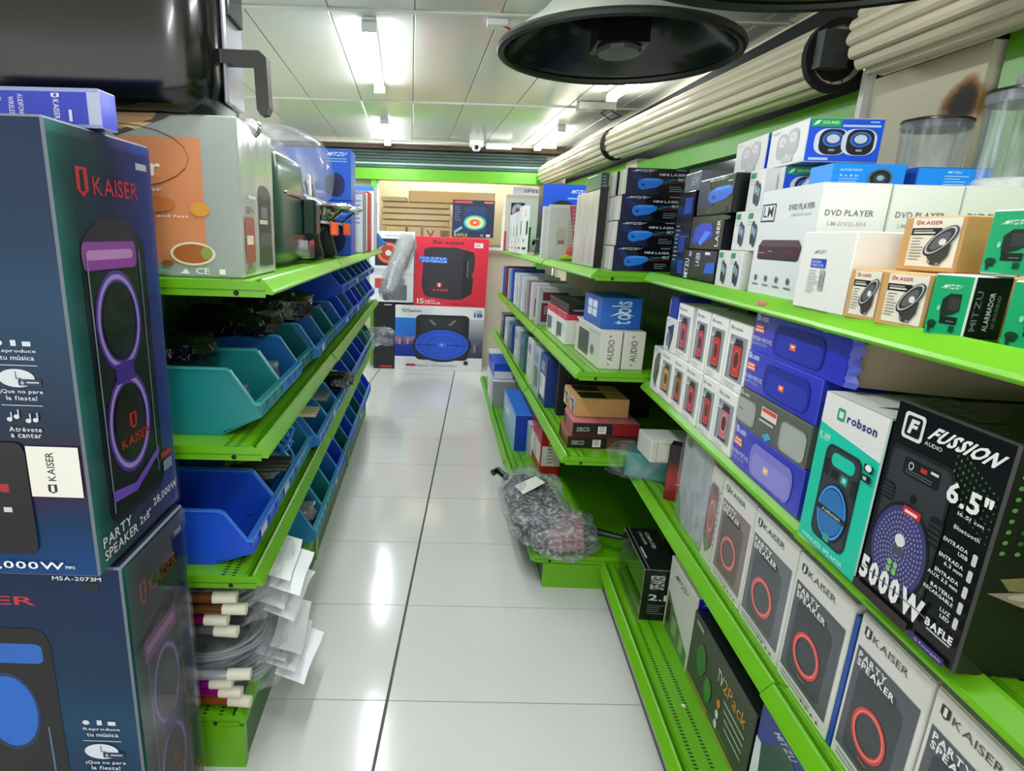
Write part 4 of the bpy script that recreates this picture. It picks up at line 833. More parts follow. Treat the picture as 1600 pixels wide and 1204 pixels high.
p = Print(); p.rect(0, .78, 1, .22, '#d8304a').rect(.1, .15, .5, .45, '#59646c').rect(.1, .06, .2, .09, '#d07038').lines(.66, .6, .25, .06, 4, '#b0b4b8')
for k in range(2):
    carton('router_box', ('white box with red lid stripe and grey screen, behind the long grey boxes', 'white box with red lid stripe, further back in the pair')[k], RF, 2.50-.27*k, .075+.0*k, T2, .25, .20, .155, {'front': WHITE, 'top': pm('#d8304a')}, [('front', p), ('right', Print().rect(0, .8, 1, .2, '#d8304a'))], 'box', 'red striped white boxes')
carton('dark_box', 'flat black box with grey lettering on the red striped boxes', RF, 2.26, .08, T2+.1565, .5, .24, .045, pm('#17181b'), [('top', Print().text('WIRELESS', .2, .3, .5, .3, '#6a6c70')), ('right', Print().rect(.1, .3, .4, .2, '#8a8c90'))])
p = Print(); p.rr(.15, .12, .42, .66, .03, .05, '#4a504e').rr(.66, .25, .12, .25, .05, .1, '#6a6e6a').rect(.0, .86, .08, .1, '#3a3c3a').text('Wireless Keyboard', .58, .84, .36, .05, '#8a8a84')
pr = Print(); pr.text('AUDIO', .35, .22, .30, .55, '#5a5a54', rot=90).rect(.38, .84, .1, .04, '#6a6a64').rect(.4, .12, .08, .03, '#6a6a64')
for k in range(2):
    carton('keyboard_box', ('long grey-white box with dark keyboard picture, at the shelf edge', 'matching long grey-white box tucked behind it')[k], RF, 2.86, .10+.094*k, T2, .44, .088, .160, pm('#d4d2c8'), [('front', p), ('right', pr)], 'box', 'long grey-white boxes')
p = Print()
for a in (0, 1):
    for b_ in (0, 1): p.rect(.24+.28*a, .30+.28*b_, .24, .24, '#d6e4f4')
pr = Print(); pr.text('tools', .25, .15, .5, .75, '#b9d4ee', rot=90).poly([(.2, .4), (.5, .5), (.85, .42), (.5, .58)], '#dfeaf6')
carton('blue_box', 'bright blue box with four white squares, on the grey-white boxes', RF, 2.96, .105, T2+.1615, .29, .165, .128, pm('#1e60b8'), [('front', p), ('right', pr)])

# third shelf: thin boxes, then sander discs and horn boxes at the end
T3 = .6206
for k, (c, u, h, cn) in enumerate((('#3a4658', .30, .22, 'slate'), ('#b8bcc0', .62, .22, 'grey'), ('#2c4a86', .94, .22, 'navy'), ('#c8d0d2', 1.30, .24, 'pale'), ('#3f6a72', 1.62, .25, 'teal-grey'), ('#d4dccc', 1.95, .27, 'green-white'), ('#a8b8cc', 2.22, .26, 'blue-white'), ('#1f3a80', 2.44, .27, 'deep blue'))):
    p = Print(); p.rect(.15, .15, .7, .45, '#dfe4dc' if k % 2 else '#58784a').rect(.2, .68, .5, .2, '#8a98a8').lines(.2, .5, .5, .08, 3, '#5f6a70')
    carton('gadget_box', 'upright %s gadget box, %s from the far end of the third shelf' % (cn, ORD[k]), RF, u, .02, T3, .20, .10+.02*(k % 3), h, pm(c), [('front', p)], 'box', 'gadget boxes on the third shelf')
carton('black_board_box', 'tall flat black box standing behind the round black boxes', RF, 2.72, .06, T3, .05, .48, .29, {'front': mat('matt_black_box', '#151417', .5)}, [('right', Print().text('SPEAKER', .05, .8, .35, .05, '#4a484c').text('HOME', .1, .68, .25, .05, '#4a484c'))])
for k, (lb, z, sc, c) in enumerate((('round-fronted black and brown box, lower of two', T3, 1, '#6a3a24'), ('round-fronted black and red box, upper of two', T3+.068, .95, '#8a1a20'))):
    e = thing('round_box', lb, 'box', RF.w(2.96+.02*k, .015+.012*k, z), RF.a, 'round-fronted boxes')
    pts = [(.0, .30)] + [(.0+.14-.14*math.cos(t), .10-.10*math.sin(t)) for t in [i*PI/16 for i in range(9)]] + [(.29, .0), (.29, .30)]
    b = MB(); b.prism([(x*1.0, y*sc) for x, y in pts], 0, .056, pm(c), 'Z', True, pm('#c0707a' if k else '#a06a4a')); b.build('carton', e)
    b = MB(); b.box(.2905, .0, .004, .292, .17, .052, pm('#141416')); b.build('sleeve', e)
    p = Print(); p.text('DISCO', .06, .3, .18, .35, '#b8b8b8').rect(.36, .15, .12, .6, '#dad6d0').lines(.38, .65, .08, .16, 3, '#5a5a5a'); p.build('right', .2925, .30, .056, e)
    V = [(.14-.142*math.cos(t), .10-.102*math.sin(t)) for t in [i*PI/16 for i in range(3, 9)]]
    b = MB(); b.add([(x, y, z_) for z_ in (.004, .052) for x, y in V], [(i, i+1, 7+i, 6+i) for i in range(5)], pm('#17171a')); b.build('sleeve_front', e)
ka = Print(); ka.rect(.12, .12, .76, .76, '#e6e0d4').ell(.58, .48, .24, .34, '#1f1f1f').ell(.60, .5, .17, .25, '#5a5a58').ell(.62, .52, .07, .1, '#d8d4cc').rect(.16, .74, .3, .08, '#b02a2a').rect(.15, .6, .34, .1, '#1c1c1c').lines(.16, .5, .24, .07, 5, '#8a867c').poly([(.42, .3), (.7, .12), (.8, .2), (.55, .2)], '#2a2a28')
for k in range(2):
    carton('horn_speaker_box', ('kraft box with white speaker label, on the round boxes at the shelf end', 'kraft box with white speaker label, tucked behind its twin on the round boxes')[k], RF, 3.075-.125*k, .05, T3+.1255, .118, .235, .085, BROWN, [('front', ka), ('top', Print().rect(.1, .1, .8, .5, '#3a3128'))], 'box', 'kraft boxes on the round boxes')

# base deck
TB = .1556
p = Print(); p.rect(.0, .0, 1, .92, '#8fb4dc').rect(.2, .5, .3, .2, '#c8dcf0').text('TV', .35, .6, .2, .12, '#e8f0fa').rect(0, .92, 1, .08, '#3a80e8')
carton('blue_carton', 'flat blue carton standing upright on the base deck', RF, 1.42, -.045, TB, .66, .12, .245, {'front': pm('#6fa0d8'), 'right': pm('#1040b8'), 'top': pm('#2a70e0')}, [('front', p)])
carton('clear_box', 'pale clear-fronted box between the blue carton and the red one', RF, 2.10, .03, TB, .09, .14, .22, {'front': pm('#b8c0c8'), 'right': mat('frost_pack', '#aeb6ac', .1, coat=.5)}, [('right', Print().rect(.1, .1, .35, .8, '#dfe6e4'))])
p = Print(); p.rect(.05, .22, .9, .42, '#ece8e4').lines(.3, .57, .35, .07, 5, '#8a5a58').text('6.5L', .35, .66, .45, .06, '#f0d4d0').rect(.06, .05, .9, .14, '#b81820')
carton('red_carton', 'red carton with white panel behind the bubble-wrapped packet', RF, 2.14, .055, TB, .34, .12, .29, {'front': pm('#c01622')}, [('right', p), ('front', p)])
p = Print(); p.rect(.2, .1, .3, .05, '#8a8c92').lines(.2, .6, .4, .1, 3, '#b0b2b8').rect(.6, .0, .4, 1, '#a8a8b0')
carton('grey_carton', 'pale grey carton at the far part of the base deck', RF, .62, -.10, TB, .45, .20, .215, {'front': pm('#d4d4d8'), 'right': pm('#9a9aa2')}, [('front', p)])
carton('blue_white_carton', 'blue and white carton standing on the grey one', RF, .58, -.09, TB+.217, .42, .16, .13, {'front': pm('#1a48c8'), 'right': pm('#d8dce8')}, [('right', Print().rect(0, .5, 1, .5, '#1a48c8'))])
carton('blue_white_carton', 'white carton farthest along the base deck', RF, .08, -.06, TB, .4, .2, .30, pm('#cfd2da'), [('front', Print().rect(.1, .5, .8, .4, '#2a4fb0'))])
# bubble wrapped packet lying across the near end of the base
bw = thing('bubble_packet', 'bubble-wrapped packet with white label, drooping over the base deck', 'packet', (0, 0, 0))
b = MB(); b.crumple((.50, 2.62, .235), (.125, .30, .055), mat('packet_core', '#262628', .3, bump=.8, bscale=25, var=.6, vscale=14), 2, .22, 2.5, 28, 14, .7); b.build('contents', bw, smooth=True)
b = MB(); b.crumple((.505, 2.62, .240), (.155, .36, .075), BUBBLE, 4, .20, 3, 34, 16, .65); b.build('bubble_wrap', bw, smooth=True)
b = MB(); b.crumple((.60, 2.40, .22), (.10, .13, .05), mat('pink_inside', '#b8787c', .4, bump=1, bscale=60), 6, .2, 3); b.build('pink_card', bw, smooth=True)
b = MB(); b.crumple((.59, 2.38, .225), (.15, .17, .075), BUBBLE, 9, .22, 3, 30, 14, .65); b.build('bubble_wrap', bw, smooth=True)
b = MB(); b.add([(.41, 2.68, .305), (.44, 2.56, .315), (.56, 2.66, .335), (.53, 2.76, .325)], [(0, 1, 2, 3)], mat('label_paper', '#dcdcd2', .5)); b.build('label', bw)
b = MB(); b.tube([(.70, 2.38, .24), (.82, 2.30, .25), (.90, 2.28, .24)], [.02, .012, .012], BLACKP, 8); b.build('cable_tail', bw, smooth=True)
b = MB(); b.tube([(.40, 2.90, .25), (.36, 2.98, .26), (.33, 2.96, .25)], .018, BLACKP, 8); b.build('plug', bw, smooth=True)
# ------------------------------------------------------------------ near shelving, upper shelf
N1 = 1.3856
p = Print(); p.text('MITZU', .22, .90, .62, .06, '#eef2f8', slant=.3).rect(.82, .82, .12, .025, '#c8ccd8').poly([(.0, .2), (.5, .2), (.3, .95), (.0, .95)], '#101c48')
p.poly([(.30, .42), (.34, .62), (.55, .72), (.86, .72), (.98, .66), (.96, .50), (.80, .38), (.46, .30)], '#1c60d8').poly([(.34, .62), (.55, .72), (.86, .72), (.98, .66), (.8, .64), (.5, .62)], '#4a8cf0').ell(.48, .46, .06, .06, '#0c2a60').ell(.6, .12, .3, .1, '#12301e')
pl_ = Print(); pl_.rect(.05, .6, .4, .3, '#1a3f9a').lines(.5, .85, .35, .12, 5, '#9aa2b8').ell(.4, .25, .2, .14, '#2a56c8')
carton('laser_box', 'upright black mini laser box beside the white speaker boxes, upper of two', RN, .36, .045, N1+.200, .265, .13, .105, {'front': pm('#0b0d18', .22), 'right': BLACK}, [('front', p)], 'box', 'upright mini laser boxes')
p = Print(); p.poly([(.10, .16), (.14, .62), (.36, .80), (.66, .76), (.74, .40), (.50, .22)], '#1f38c0').poly([(.30, .2), (.5, .55), (.66, .5), (.4, .1)], '#3a86f0').text('LASER', .82, .1, .09, .75, '#e4e8f2', rot=90).ell(.85, .9, .3, .08, '#1a4028')
carton('laser_box', 'upright black mini laser box under the upper one', RN, .33, .045, N1+.100, .262, .13, .099, {'front': pm('#0b0d18', .22)}, [('front', p)], 'box', 'upright mini laser boxes')
p = Print(); p.text('MITZU', .10, .08, .12, .62, '#e4e8f2', rot=90).text('LASER', .42, .5, .12, .42, '#c8d0e4', rot=90).rect(.68, .86, .14, .08, '#d8dce8').poly([(.70, .30), (.98, .34), (.98, .66), (.74, .62)], '#1a58c8').rect(.2, .78, .08, .16, '#9098b0')
carton('laser_box', 'black mini laser box lowest at the shelf corner, lettering turned upright', RN, .29, .045, N1, .285, .13, .098, {'front': pm('#0b0d18', .22)}, [('front', p)], 'box', 'upright mini laser boxes')
carton('laser_box', 'dark laser box pile behind, its blue pictures facing the laser stack', RN, .12, .06, N1, .16, .14, .285, {'front': pm('#10121e', .22)}, [('front', Print().rect(.45, .75, .45, .18, '#1c4ab0').rect(.35, .3, .4, .2, '#16388a').lines(.1, .6, .3, .05, 9, '#8a92a8').rect(.0, .48, 1, .01, '#5a5e6a').rect(.5, .05, .4, .16, '#1a3f9a'))])
carton('cell_box', 'pale silver box with small white print, on the dark laser box pile', RN, .13, .07, N1+.2865, .15, .12, .06, pm('#7d8288'), [('front', Print().text('5GW', .45, .3, .45, .45, '#d8dce0'))])
def pair_art(grey):
    p = Print()
    if grey:
        for cx, cy in ((.38, .50), (.66, .56)): p.rr(cx-.15, cy-.33, .30, .64, .13, .2, '#a3a2a6').ell(cx, cy+.1, .085, .12, '#cfced0').ell(cx+.0, cy+.1, .05, .07, '#b5b4b8')
        p.rect(.42, .08, .3, .14, '#b2b1b5').rect(.06, .86, .2, .04, '#b9b8ba')
    else:
        p.rect(.03, .80, .40, .19, '#1fa558').text('SOUND', .18, .86, .22, .07, '#dff5e6').poly([(.06, .83), (.12, .86), (.16, .95), (.10, .93)], '#e8fff0').rect(.45, .80, .50, .05, '#b9d0f6').rect(.80, .90, .12, .03, '#b9d0f6')
        for cx in (.34, .70):
            p.rr(cx-.235, .16, .46, .60, .16, .22, '#d9dfe8').rr(cx-.17, .17, .36, .58, .13, .2, '#1c1f26').ell(cx+.01, .52, .14, .17, '#1e4a9c', 28).ring(cx+.01, .52, .14, .17, .16, '#4a7ac8').ell(cx+.01, .53, .085, .10, '#c9d3dc', 24).rect(cx-.03, .25, .08, .05, '#9aa0a8')
        p.rect(.06, .04, .26, .06, '#b9d0f6')
    return p
SB = {'front': pm('#d4d2d0'), 'right': pm('#1c55dd'), 'left': pm('#1c55dd'), 'bottom': pm('#1c2f8a'), 'edge': pm('#c4c6cc')}
carton('speaker_box', 'computer speaker box of the top pair, beside the green window post', RN, .46, .10, N1+.3065, .19, .16, .094, SB, [('front', pair_art(True)), ('right', pair_art(False))], 'box', 'computer speaker boxes')
carton('speaker_box', 'computer speaker box of the top pair, its blue face fully shown', RN, .668, .10, N1+.3065, .178, .165, .094, SB, [('front', pair_art(True)), ('right', pair_art(False))], 'box', 'computer speaker boxes')
carton('speaker_box', 'computer speaker box half hidden behind the disc player cartons', RN, .655, .10, N1+.2110, .115, .165, .0945, SB, [('front', pair_art(True)), ('right', pair_art(False))], 'box', 'computer speaker boxes')
carton('speaker_box', 'computer speaker box under the half hidden one, beside the disc player carton', RN, .68, .16, N1, .09, .11, .21, SB, [], 'box', 'computer speaker boxes')
ms = Print(); ms.rect(.10, .80, .34, .14, '#2f8a5a').lines(.1, .72, .6, .07, 2, '#a9aeb0').rr(.44, .16, .26, .58, .12, .2, '#1c2330').rr(.62, .10, .26, .56, .12, .2, '#27374e').ell(.57, .52, .08, .11, '#8fa6c0').ell(.75, .45, .08, .11, '#7f9ab8')
k = 0
for r, us in enumerate(((.585, .665), (.632, .705), (.655,))):
    for j, u in enumerate(us):
        carton('mini_speaker_box', 'small white box with dark speaker pair, %s row, %s' % (('bottom', 'middle', 'top')[r], ('beside the laser boxes', 'beside the disc player carton')[j]), RN, u-.0, .045+.012*r, N1+.1015*r, .078 if r < 2 else .085, .10, .1005, pm('#d2d4d0'), [('front', ms)], 'box', 'small white speaker boxes')
# disc player cartons, spines to the viewer
LMm = {'front': mat('player_carton', '#d6d9da', .35), 'right': WHITE, 'edge': pm('#c4c6c4')}
lm = Print(); lm.rect(.05, .70, .26, .17, '#2b2d3c').rect(.065, .715, .23, .14, '#d4d6da').text('LM', .09, .745, .18, .10, '#2b2d3c').text('DVD PLAYER', .54, .795, .40, .05, '#5a5c62').text('LM-DVD-304', .60, .74, .30, .025, '#b4b8bc')
lm.poly([(.10, .36), (.13, .345), (.80, .345), (.84, .36), (.86, .47), (.84, .48), (.12, .48), (.10, .47)], '#3a1f2c').poly([(.10, .47), (.16, .53), (.80, .53), (.86, .47)], '#55404a').rect(.12, .40, .12, .012, '#a0707c').rect(.62, .41, .12, .03, '#6a1824').rect(.3, .42, .08, .008, '#c08a94').rect(.12, .345, .7, .01, '#20141c')
for i in range(4): lm.ell(.14+.2*i, .165, .025, .03, '#5a5c62', 10).rect(.09+.2*i, .095, .11, .014, '#7a7c82')
ls = Print(); ls.text('DVD PLAYER', .10, .735, .70, .048, '#6a6c70').text('LM-DVD-304', .16, .655, .56, .034, '#b4b6ba').lines(.03, .45, .5, .035, 2, '#6a6c70').rect(.0, .02, .035, .40, '#c8c9c6').lines(.0, .36, .05, .035, 9, '#3a3c40', .35)
for k in range(5):
    carton('player_carton', ('white disc player carton with the maroon player picture facing the aisle', 'white disc player carton, second spine behind the pictured one', 'white disc player carton, third spine', 'white disc player carton, fourth spine', 'white disc player carton, fifth spine under the big blender jar')[k],
           RN, .770, .058+.1375*k, N1, .262, .1355, .245-.001*(k % 2), LMm, [('front', lm), ('right', ls)] if k == 0 else [('right', ls)], 'box', 'white disc player cartons', turn=4.1 if False else 0)
wl = Print(); wl.text('MITZU', .27, .72, .26, .045, '#8a8c90', slant=.3).rect(.25, .54, .30, .115, '#1c3fb4').text('BOCINA', .28, .60, .18, .035, '#c9d6f4').text('PORTATIL', .28, .555, .24, .035, '#c9d6f4').lines(.24, .50, .22, .028, 11, '#b4b6b4', .35).rect(.48, .26, .09, .26, '#a9aba9').rect(.5, .3, .05, .16, '#84878a')
carton('white_carton', 'plain white carton with blue sticker in front of the disc player spines', RN, 1.088, .012, N1, .168, .098, .145, pm('#e2e1da'), [('front', wl)])
carton('white_carton', 'plain white carton behind the blue-stickered one', RN, 1.09, .118, N1, .205, .10, .1455, pm('#dcdbd4'))
wf = Print(); wf.rect(.16, .09, .80, .88, '#e2dccb'); emblem(wf, .22, .84, .06, .09, '#b02a2a', '#e2dccb').text('KAISER', .30, .85, .36, .065, '#b02a2a').rect(.17, .66, .50, .13, '#17171a').rect(.21, .69, .36, .03, '#cfc9ba').rect(.21, .735, .32, .025, '#9a958a')
wf.lines(.20, .60, .24, .055, 8, '#8f897c', .3)
def tilted(cx, cy, rx, ry, a, c, n=30): return [(cx+rx*math.cos(t)*math.cos(a)-ry*math.sin(t)*math.sin(a), cy+rx*math.cos(t)*math.sin(a)+ry*math.sin(t)*math.cos(a)) for t in [2*PI*i/n for i in range(n)]]
wf.poly([(.52, .30), (.88, .52), (.86, .30), (.74, .12), (.60, .13)], '#3c3a38').poly(tilted(.70, .56, .34, .15, .85, 0), '#26262a').poly(tilted(.70, .57, .31, .13, .85, 0), '#b6b4ae').poly(tilted(.70, .57, .27, .11, .85, 0), '#34363a').poly(tilted(.70, .56, .20, .085, .85, 0), '#5c5f62').ell(.74, .54, .06, .06, '#d8d6d0', 14).rect(.56, .16, .05, .05, '#8d8a84').rect(.70, .13, .06, .04, '#8d8a84')
for lb, u, v, z, w, h, t in (('kraft car speaker box, first along the shelf edge', 1.264, .010, N1, .072, .083, 6), ('kraft car speaker box, second along the shelf edge', 1.342, .012, N1, .092, .083, 6), ('kraft car speaker box set on top of the other two', 1.300, .055, N1+.0845, .105, .083, 8)):
    carton('car_speaker_box', lb, RN, u, v, z, w, .10, h, BROWN, [('front', wf)], 'box', 'kraft car speaker boxes', turn=t)
gp = Print(); gp.text('MITZU', .22, .77, .56, .07, '#e4f4ea', slant=.3).poly([(.36, .32), (.34, .60), (.50, .70), (.78, .70), (.80, .44), (.66, .38)], '#1d2420').poly([(.50, .64), (.78, .64), (.77, .44), (.52, .44)], '#2f3833').rect(.38, .22, .42, .12, '#141c17').ell(.2, .20, .11, .06, '#0f3a26').rect(.12, .12, .16, .06, '#123020').rect(.66, .1, .12, .1, '#10402a').rect(.55, .26, .2, .012, '#6a8a78')
gp.rect(.14, .06, .05, .1, '#0f3020').ell(.3, .46, .04, .05, '#7fd0a8', 10)
GRN = {'front': pm('#12a066'), 'right': pm('#101412'), 'top': pm('#c9cbc6'), 'edge': pm('#c4ccc4')}
gr = Print(); gr.text('MITZU', .12, .15, .16, .62, '#6a706c', rot=90).text('ALARMADOR', .45, .15, .14, .6, '#dfe4e0', rot=90).text('DE SEGURIDAD', .66, .2, .09, .5, '#9aa09c', rot=90)
GB = carton('alarm_box', 'green box with black amplifier picture, lower one at the shelf edge', RN, 1.447, .0145, N1, .060, .055, .086, GRN, [('front', gp), ('right', gr)], 'box', 'green amplifier boxes', turn=8)
carton('alarm_box', 'green box with black amplifier picture, set on the kraft box level', RN, 1.478, .045, N1+.0885, .064, .08, .082, GRN, [('front', gp), ('right', gr)], 'box', 'green amplifier boxes', turn=9)
carton('alarm_box', 'green box with amplifier picture, at the picture edge on the shelf', RN, 1.548, .035, N1, .075, .09, .084, GRN, [('front', gp)], 'box', 'green amplifier boxes', turn=6)
carton('alarm_box', 'green box with amplifier picture, higher one at the picture edge', RN, 1.546, .05, N1+.0855, .075, .09, .09, GRN, [('front', gp)], 'box', 'green amplifier boxes', turn=8)
carton('kraft_carton', 'plain kraft carton under the upper kraft speaker box', RN, 1.40, .118, N1, .10, .10, .083, BROWN)
bp_ = Print(); bp_.text('AUTOESTEREO', .10, .66, .30, .10, '#b8e0ff').text('4 x 8 in', .1, .42, .26, .10, '#b8e0ff').lines(.1, .3, .3, .12, 2, '#8fc8f4').ell(.66, .36, .17, .44, '#12202c').ring(.66, .36, .17, .44, .16, '#5a6a74').ell(.66, .36, .09, .22, '#2c3a44').ell(.66, .38, .05, .12, '#8fa0aa')
carton('blue_box', 'bright blue box with round speaker picture on the white player cartons', RN, .865, .112, N1+.2455, .09, .15, .046, pm('#1a86e0'), [('right', bp_)])
bt = Print(); bt.text('MITZU', .40, .72, .18, .10, '#d4ecff').lines(.36, .56, .34, .13, 4, '#9fd0f6', .3)
carton('blue_box', 'plain bright blue box with small white print on the white player cartons', RN, .865, .285, N1+.2455, .09, .15, .042, {'front': pm('#1c4fa8'), 'right': pm('#1a86e0')}, [('right', bt)])
tag(MB().crumple((0, 0, 0), (.07, .05, .022), mat('white_plastic_bag', '#e6e8ea', .25, bump=.6, bscale=30), 5, .25, 3).build('plastic_bag', None, RN.w(.80, .20, N1+.268), RN.a, smooth=True), 'white plastic bag tucked beside the blue speaker box', 'bag')
# blender jars
def jar(label, u, v, z, h, r0, r1, cap):
    e = thing('blender_jar', label, 'jar', RN.w(u, v, z), RN.a, 'clear blender jars')
    b = MB()
    def ring(r, zz): return [(r*math.cos(2*PI*i/40)*(1+.035*math.cos(8*2*PI*i/40)), 1.25*r*math.sin(2*PI*i/40)*(1+.035*math.cos(8*2*PI*i/40)), zz) for i in range(40)]
    b.loft([ring(r0, 0), ring(r0*1.02, .02), ring(r0+.6*(r1-r0), h*.6), ring(r1, h*.86)], CLEAR, False); b.build('glass_wall', e, smooth=True)
    b = MB(); b.lathe([(r1*1.0, h*.80), (r1*1.03, h*.82), (r1*1.03, h*.90), (r1*.98, h*.92)], CLEAR, 32, sy=1.25); b.build('collar', e, smooth=True)
    b = MB(); b.lathe([(.002, h*.955), (r1*.7, h*.955), (r1*1.02, h*.925), (r1*1.04, h*.90), (r1*.96, h*.895), (r1*.95, h*.80), (.002, h*.80)], mat('jar_lid', '#232322', .3), 32, sy=1.25); b.build('lid', e, smooth=True)
    if cap: MB().lathe([(r1*.42, h*.95), (r1*.45, h*1.05), (r1*.40, h*1.07), (.002, h*1.07)], mat('jar_cap', '#8f8f8c', .3), 24, sy=1.25).build('cap', e, smooth=True)
    for k in range(4):
        b = MB(); b.tube([(r0*.95*math.cos(k*PI/2+.4), 1.2*r0*math.sin(k*PI/2+.4), .01), (r1*.97*math.cos(k*PI/2+.4), 1.22*r1*math.sin(k*PI/2+.4), h*.82)], .004, CLEAR, 6); b.build('mould_rib', e, smooth=True)
    MB().lathe([(.002, -.002), (r0*1.05, -.002), (r0*1.08, .012), (r0*.98, .02), (.002, .02)], mat('jar_foot', '#c4cac4', .15, .2), 32, sy=1.25).build('foot', e, smooth=True)
jar('clear ribbed blender jar with dark lid, standing before the sooty pillar', .80, .405, N1+.2455, .175, .050, .056, False)
jar('bigger clear blender jar with grey cap on its lid', .965, .468, N1+.2455, .205, .056, .064, True)

# ------------------------------------------------------------------ near shelving, second shelf
N2 = .9592
def can_art(c1, c2, c3, black=True):
    p = Print(); p.rect(.14, .14, .76, .66, '#8e979f').rect(.14, .14, .10, .66, '#7a838c')
    emblem(p, .10, .87, .08, .06, '#6a6e72', '#e6e4de').text('KAISER', .22, .875, .42, .04, '#85888a')
    p.rr(.34, .18, .42, .50, .10, .05, c2).rr(.37, .20, .36, .46, .08, .04, c1).rr(.40, .68, .32, .08, .05, .02, '#22262c').rect(.36, .655, .40, .03, '#2c2024').rr(.36, .175, .38, .04, .05, .012, '#2a2022')
    p.ring(.55, .45, .13, .145, .10, c3).ell(.55, .45, .105, .12, '#4a2a30', 22).text('PORTATIL', .16, .70, .22, .03, '#f4f2ee').rect(.18, .665, .16, .02, '#f4f2ee').rect(.42, .215, .26, .01, c3)
    p.lines(.16, .085, .6, .04, 2, '#9a9c98', .2); return p
RED = ('#c83028', '#7a1c1a', '#e08070'); PINK = ('#c43a48', '#8a2430', '#e89aa0')
cans = [(.200, .135, 0, ('#d08a2a', '#8a3a20', '#e8c88a'), 'amber'), (.340, .112, 0, ('#b8442a', '#6a5a20', '#9ab040'), 'red-green'), (.457, .132, 0, PINK, 'pink-red'), (.602, .112, 0, RED, 'red'), (.718, .128, 0, ('#c87078', '#a08086', '#e8c0c0'), 'glare-painted red'),  # last can's washed-out colours have glare painted in
        (.292, .138, 1, PINK, 'pink-red'), (.462, .112, 1, PINK, 'pink-red'), (.580, .125, 1, RED, 'orange-red'), (.710, .138, 1, RED, 'orange-red')]
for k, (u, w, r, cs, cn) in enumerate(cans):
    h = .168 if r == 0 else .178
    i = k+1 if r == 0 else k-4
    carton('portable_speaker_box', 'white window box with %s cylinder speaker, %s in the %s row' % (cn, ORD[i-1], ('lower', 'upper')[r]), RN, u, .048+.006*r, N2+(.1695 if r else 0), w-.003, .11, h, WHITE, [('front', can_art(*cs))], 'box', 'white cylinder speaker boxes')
p = Print(); p.poly([(.30, .30), (.70, .10), (.95, .55), (.95, .92), (.55, .88), (.30, .70)], '#4a5550').poly([(.62, .1), (.95, .5), (.95, .85), (.75, .6)], '#2c3a34').lines(.1, .94, .5, .06, 2, '#a8aaa6')
carton('gadget_box', 'white box with slanted grey gadget picture, first at the shelf corner', RN, .105, .045, N2, .092, .11, .166, pm('#dcdcd8'), [('front', p)])
p = Print(); p.poly([(.25, .70), (.90, .85), (.92, .50), (.70, .08), (.55, .05), (.62, .45)], '#24364e').ell(.42, .35, .2, .22, '#6a7a90').lines(.05, .92, .4, .05, 2, '#a8aaa6')
carton('camera_box', 'white box with dark blue camera picture, above the slanted gadget box', RN, .19, .05, N2+.1695, .098, .11, .118, pm('#dcdcd8'), [('front', p)])
carton('camera_box', 'small deep blue box on the camera box', RN, .205, .05, N2+.2895, .085, .11, .075, pm('#16309a'), [('front', Print().rect(.04, .1, .1, .7, '#8fa0d8'))])
def bar_art(faded=False):
    p = Print(); emblem(p, .02, .78, .035, .17, '#dfe2f4', '#2a36b8').text('KAISER', .06, .80, .13, .11, '#dfe2f4').rect(.02, .50, .13, .20, '#d8622e').rect(.02, .53, .13, .05, '#f0c8b0').rect(.03, .62, .1, .04, '#f2d8c8').text('BOCINA PORTATIL', .01, .28, .28, .11, '#c9cdf0').text('BLUETOOTH', .02, .17, .2, .08, '#9aa2e0')
    p.rr(.30, .10, .60, .74, .07, .30, '#7a76c8' if faded else '#1a2590'); p.rr(.34, .14, .54, .5, .06, .22, '#8a86d0' if faded else '#2433a8')  # paler colour set paints glare over the print
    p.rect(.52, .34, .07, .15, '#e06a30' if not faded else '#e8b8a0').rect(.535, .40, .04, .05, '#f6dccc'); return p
PUR = {'front': mat('purple_card', '#3038ba', .2, coat=.25), 'edge': pm('#3a44c4')}
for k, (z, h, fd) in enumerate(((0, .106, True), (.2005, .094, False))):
    carton('bar_speaker_box', ('violet-blue bar speaker box lowest in its pile, glare painted into its picture', 'violet-blue bar speaker box third up in its pile')[k], RN, .862, .046, N2+z, .325, .13, h, PUR, [('front', bar_art(fd))], 'box', 'bar speaker boxes')
p = Print(); emblem(p, .02, .80, .03, .14, '#d8d8d0', '#4c5048').text('KAISER', .055, .82, .11, .08, '#d8d8d0').rr(-.0, .10, .30, .66, .05, .16, '#8f958e').rr(.0, .14, .28, .58, .05, .14, '#a3a9a2').rr(.66, .06, .32, .72, .06, .16, '#8f958e').rr(.68, .10, .30, .64, .05, .14, '#a3a9a2').rect(.38, .56, .22, .26, '#e0dcd6').rect(.39, .70, .20, .10, '#d04a3a').rect(.39, .60, .2, .06, '#f4d0c4').rect(.37, .44, .2, .05, '#c8cac4').poly([(.44, .12), (.52, .26), (.58, .16), (.5, .02)], '#3aa0d0').rect(.04, .42, .05, .04, '#d0583a')
carton('bar_speaker_box', 'olive-grey twin speaker box second up in the violet pile', RN, .86, .043, N2+.1075, .326, .13, .092, mat('olive_card', '#5c6058', .25), [('front', p)], 'box', 'bar speaker boxes')
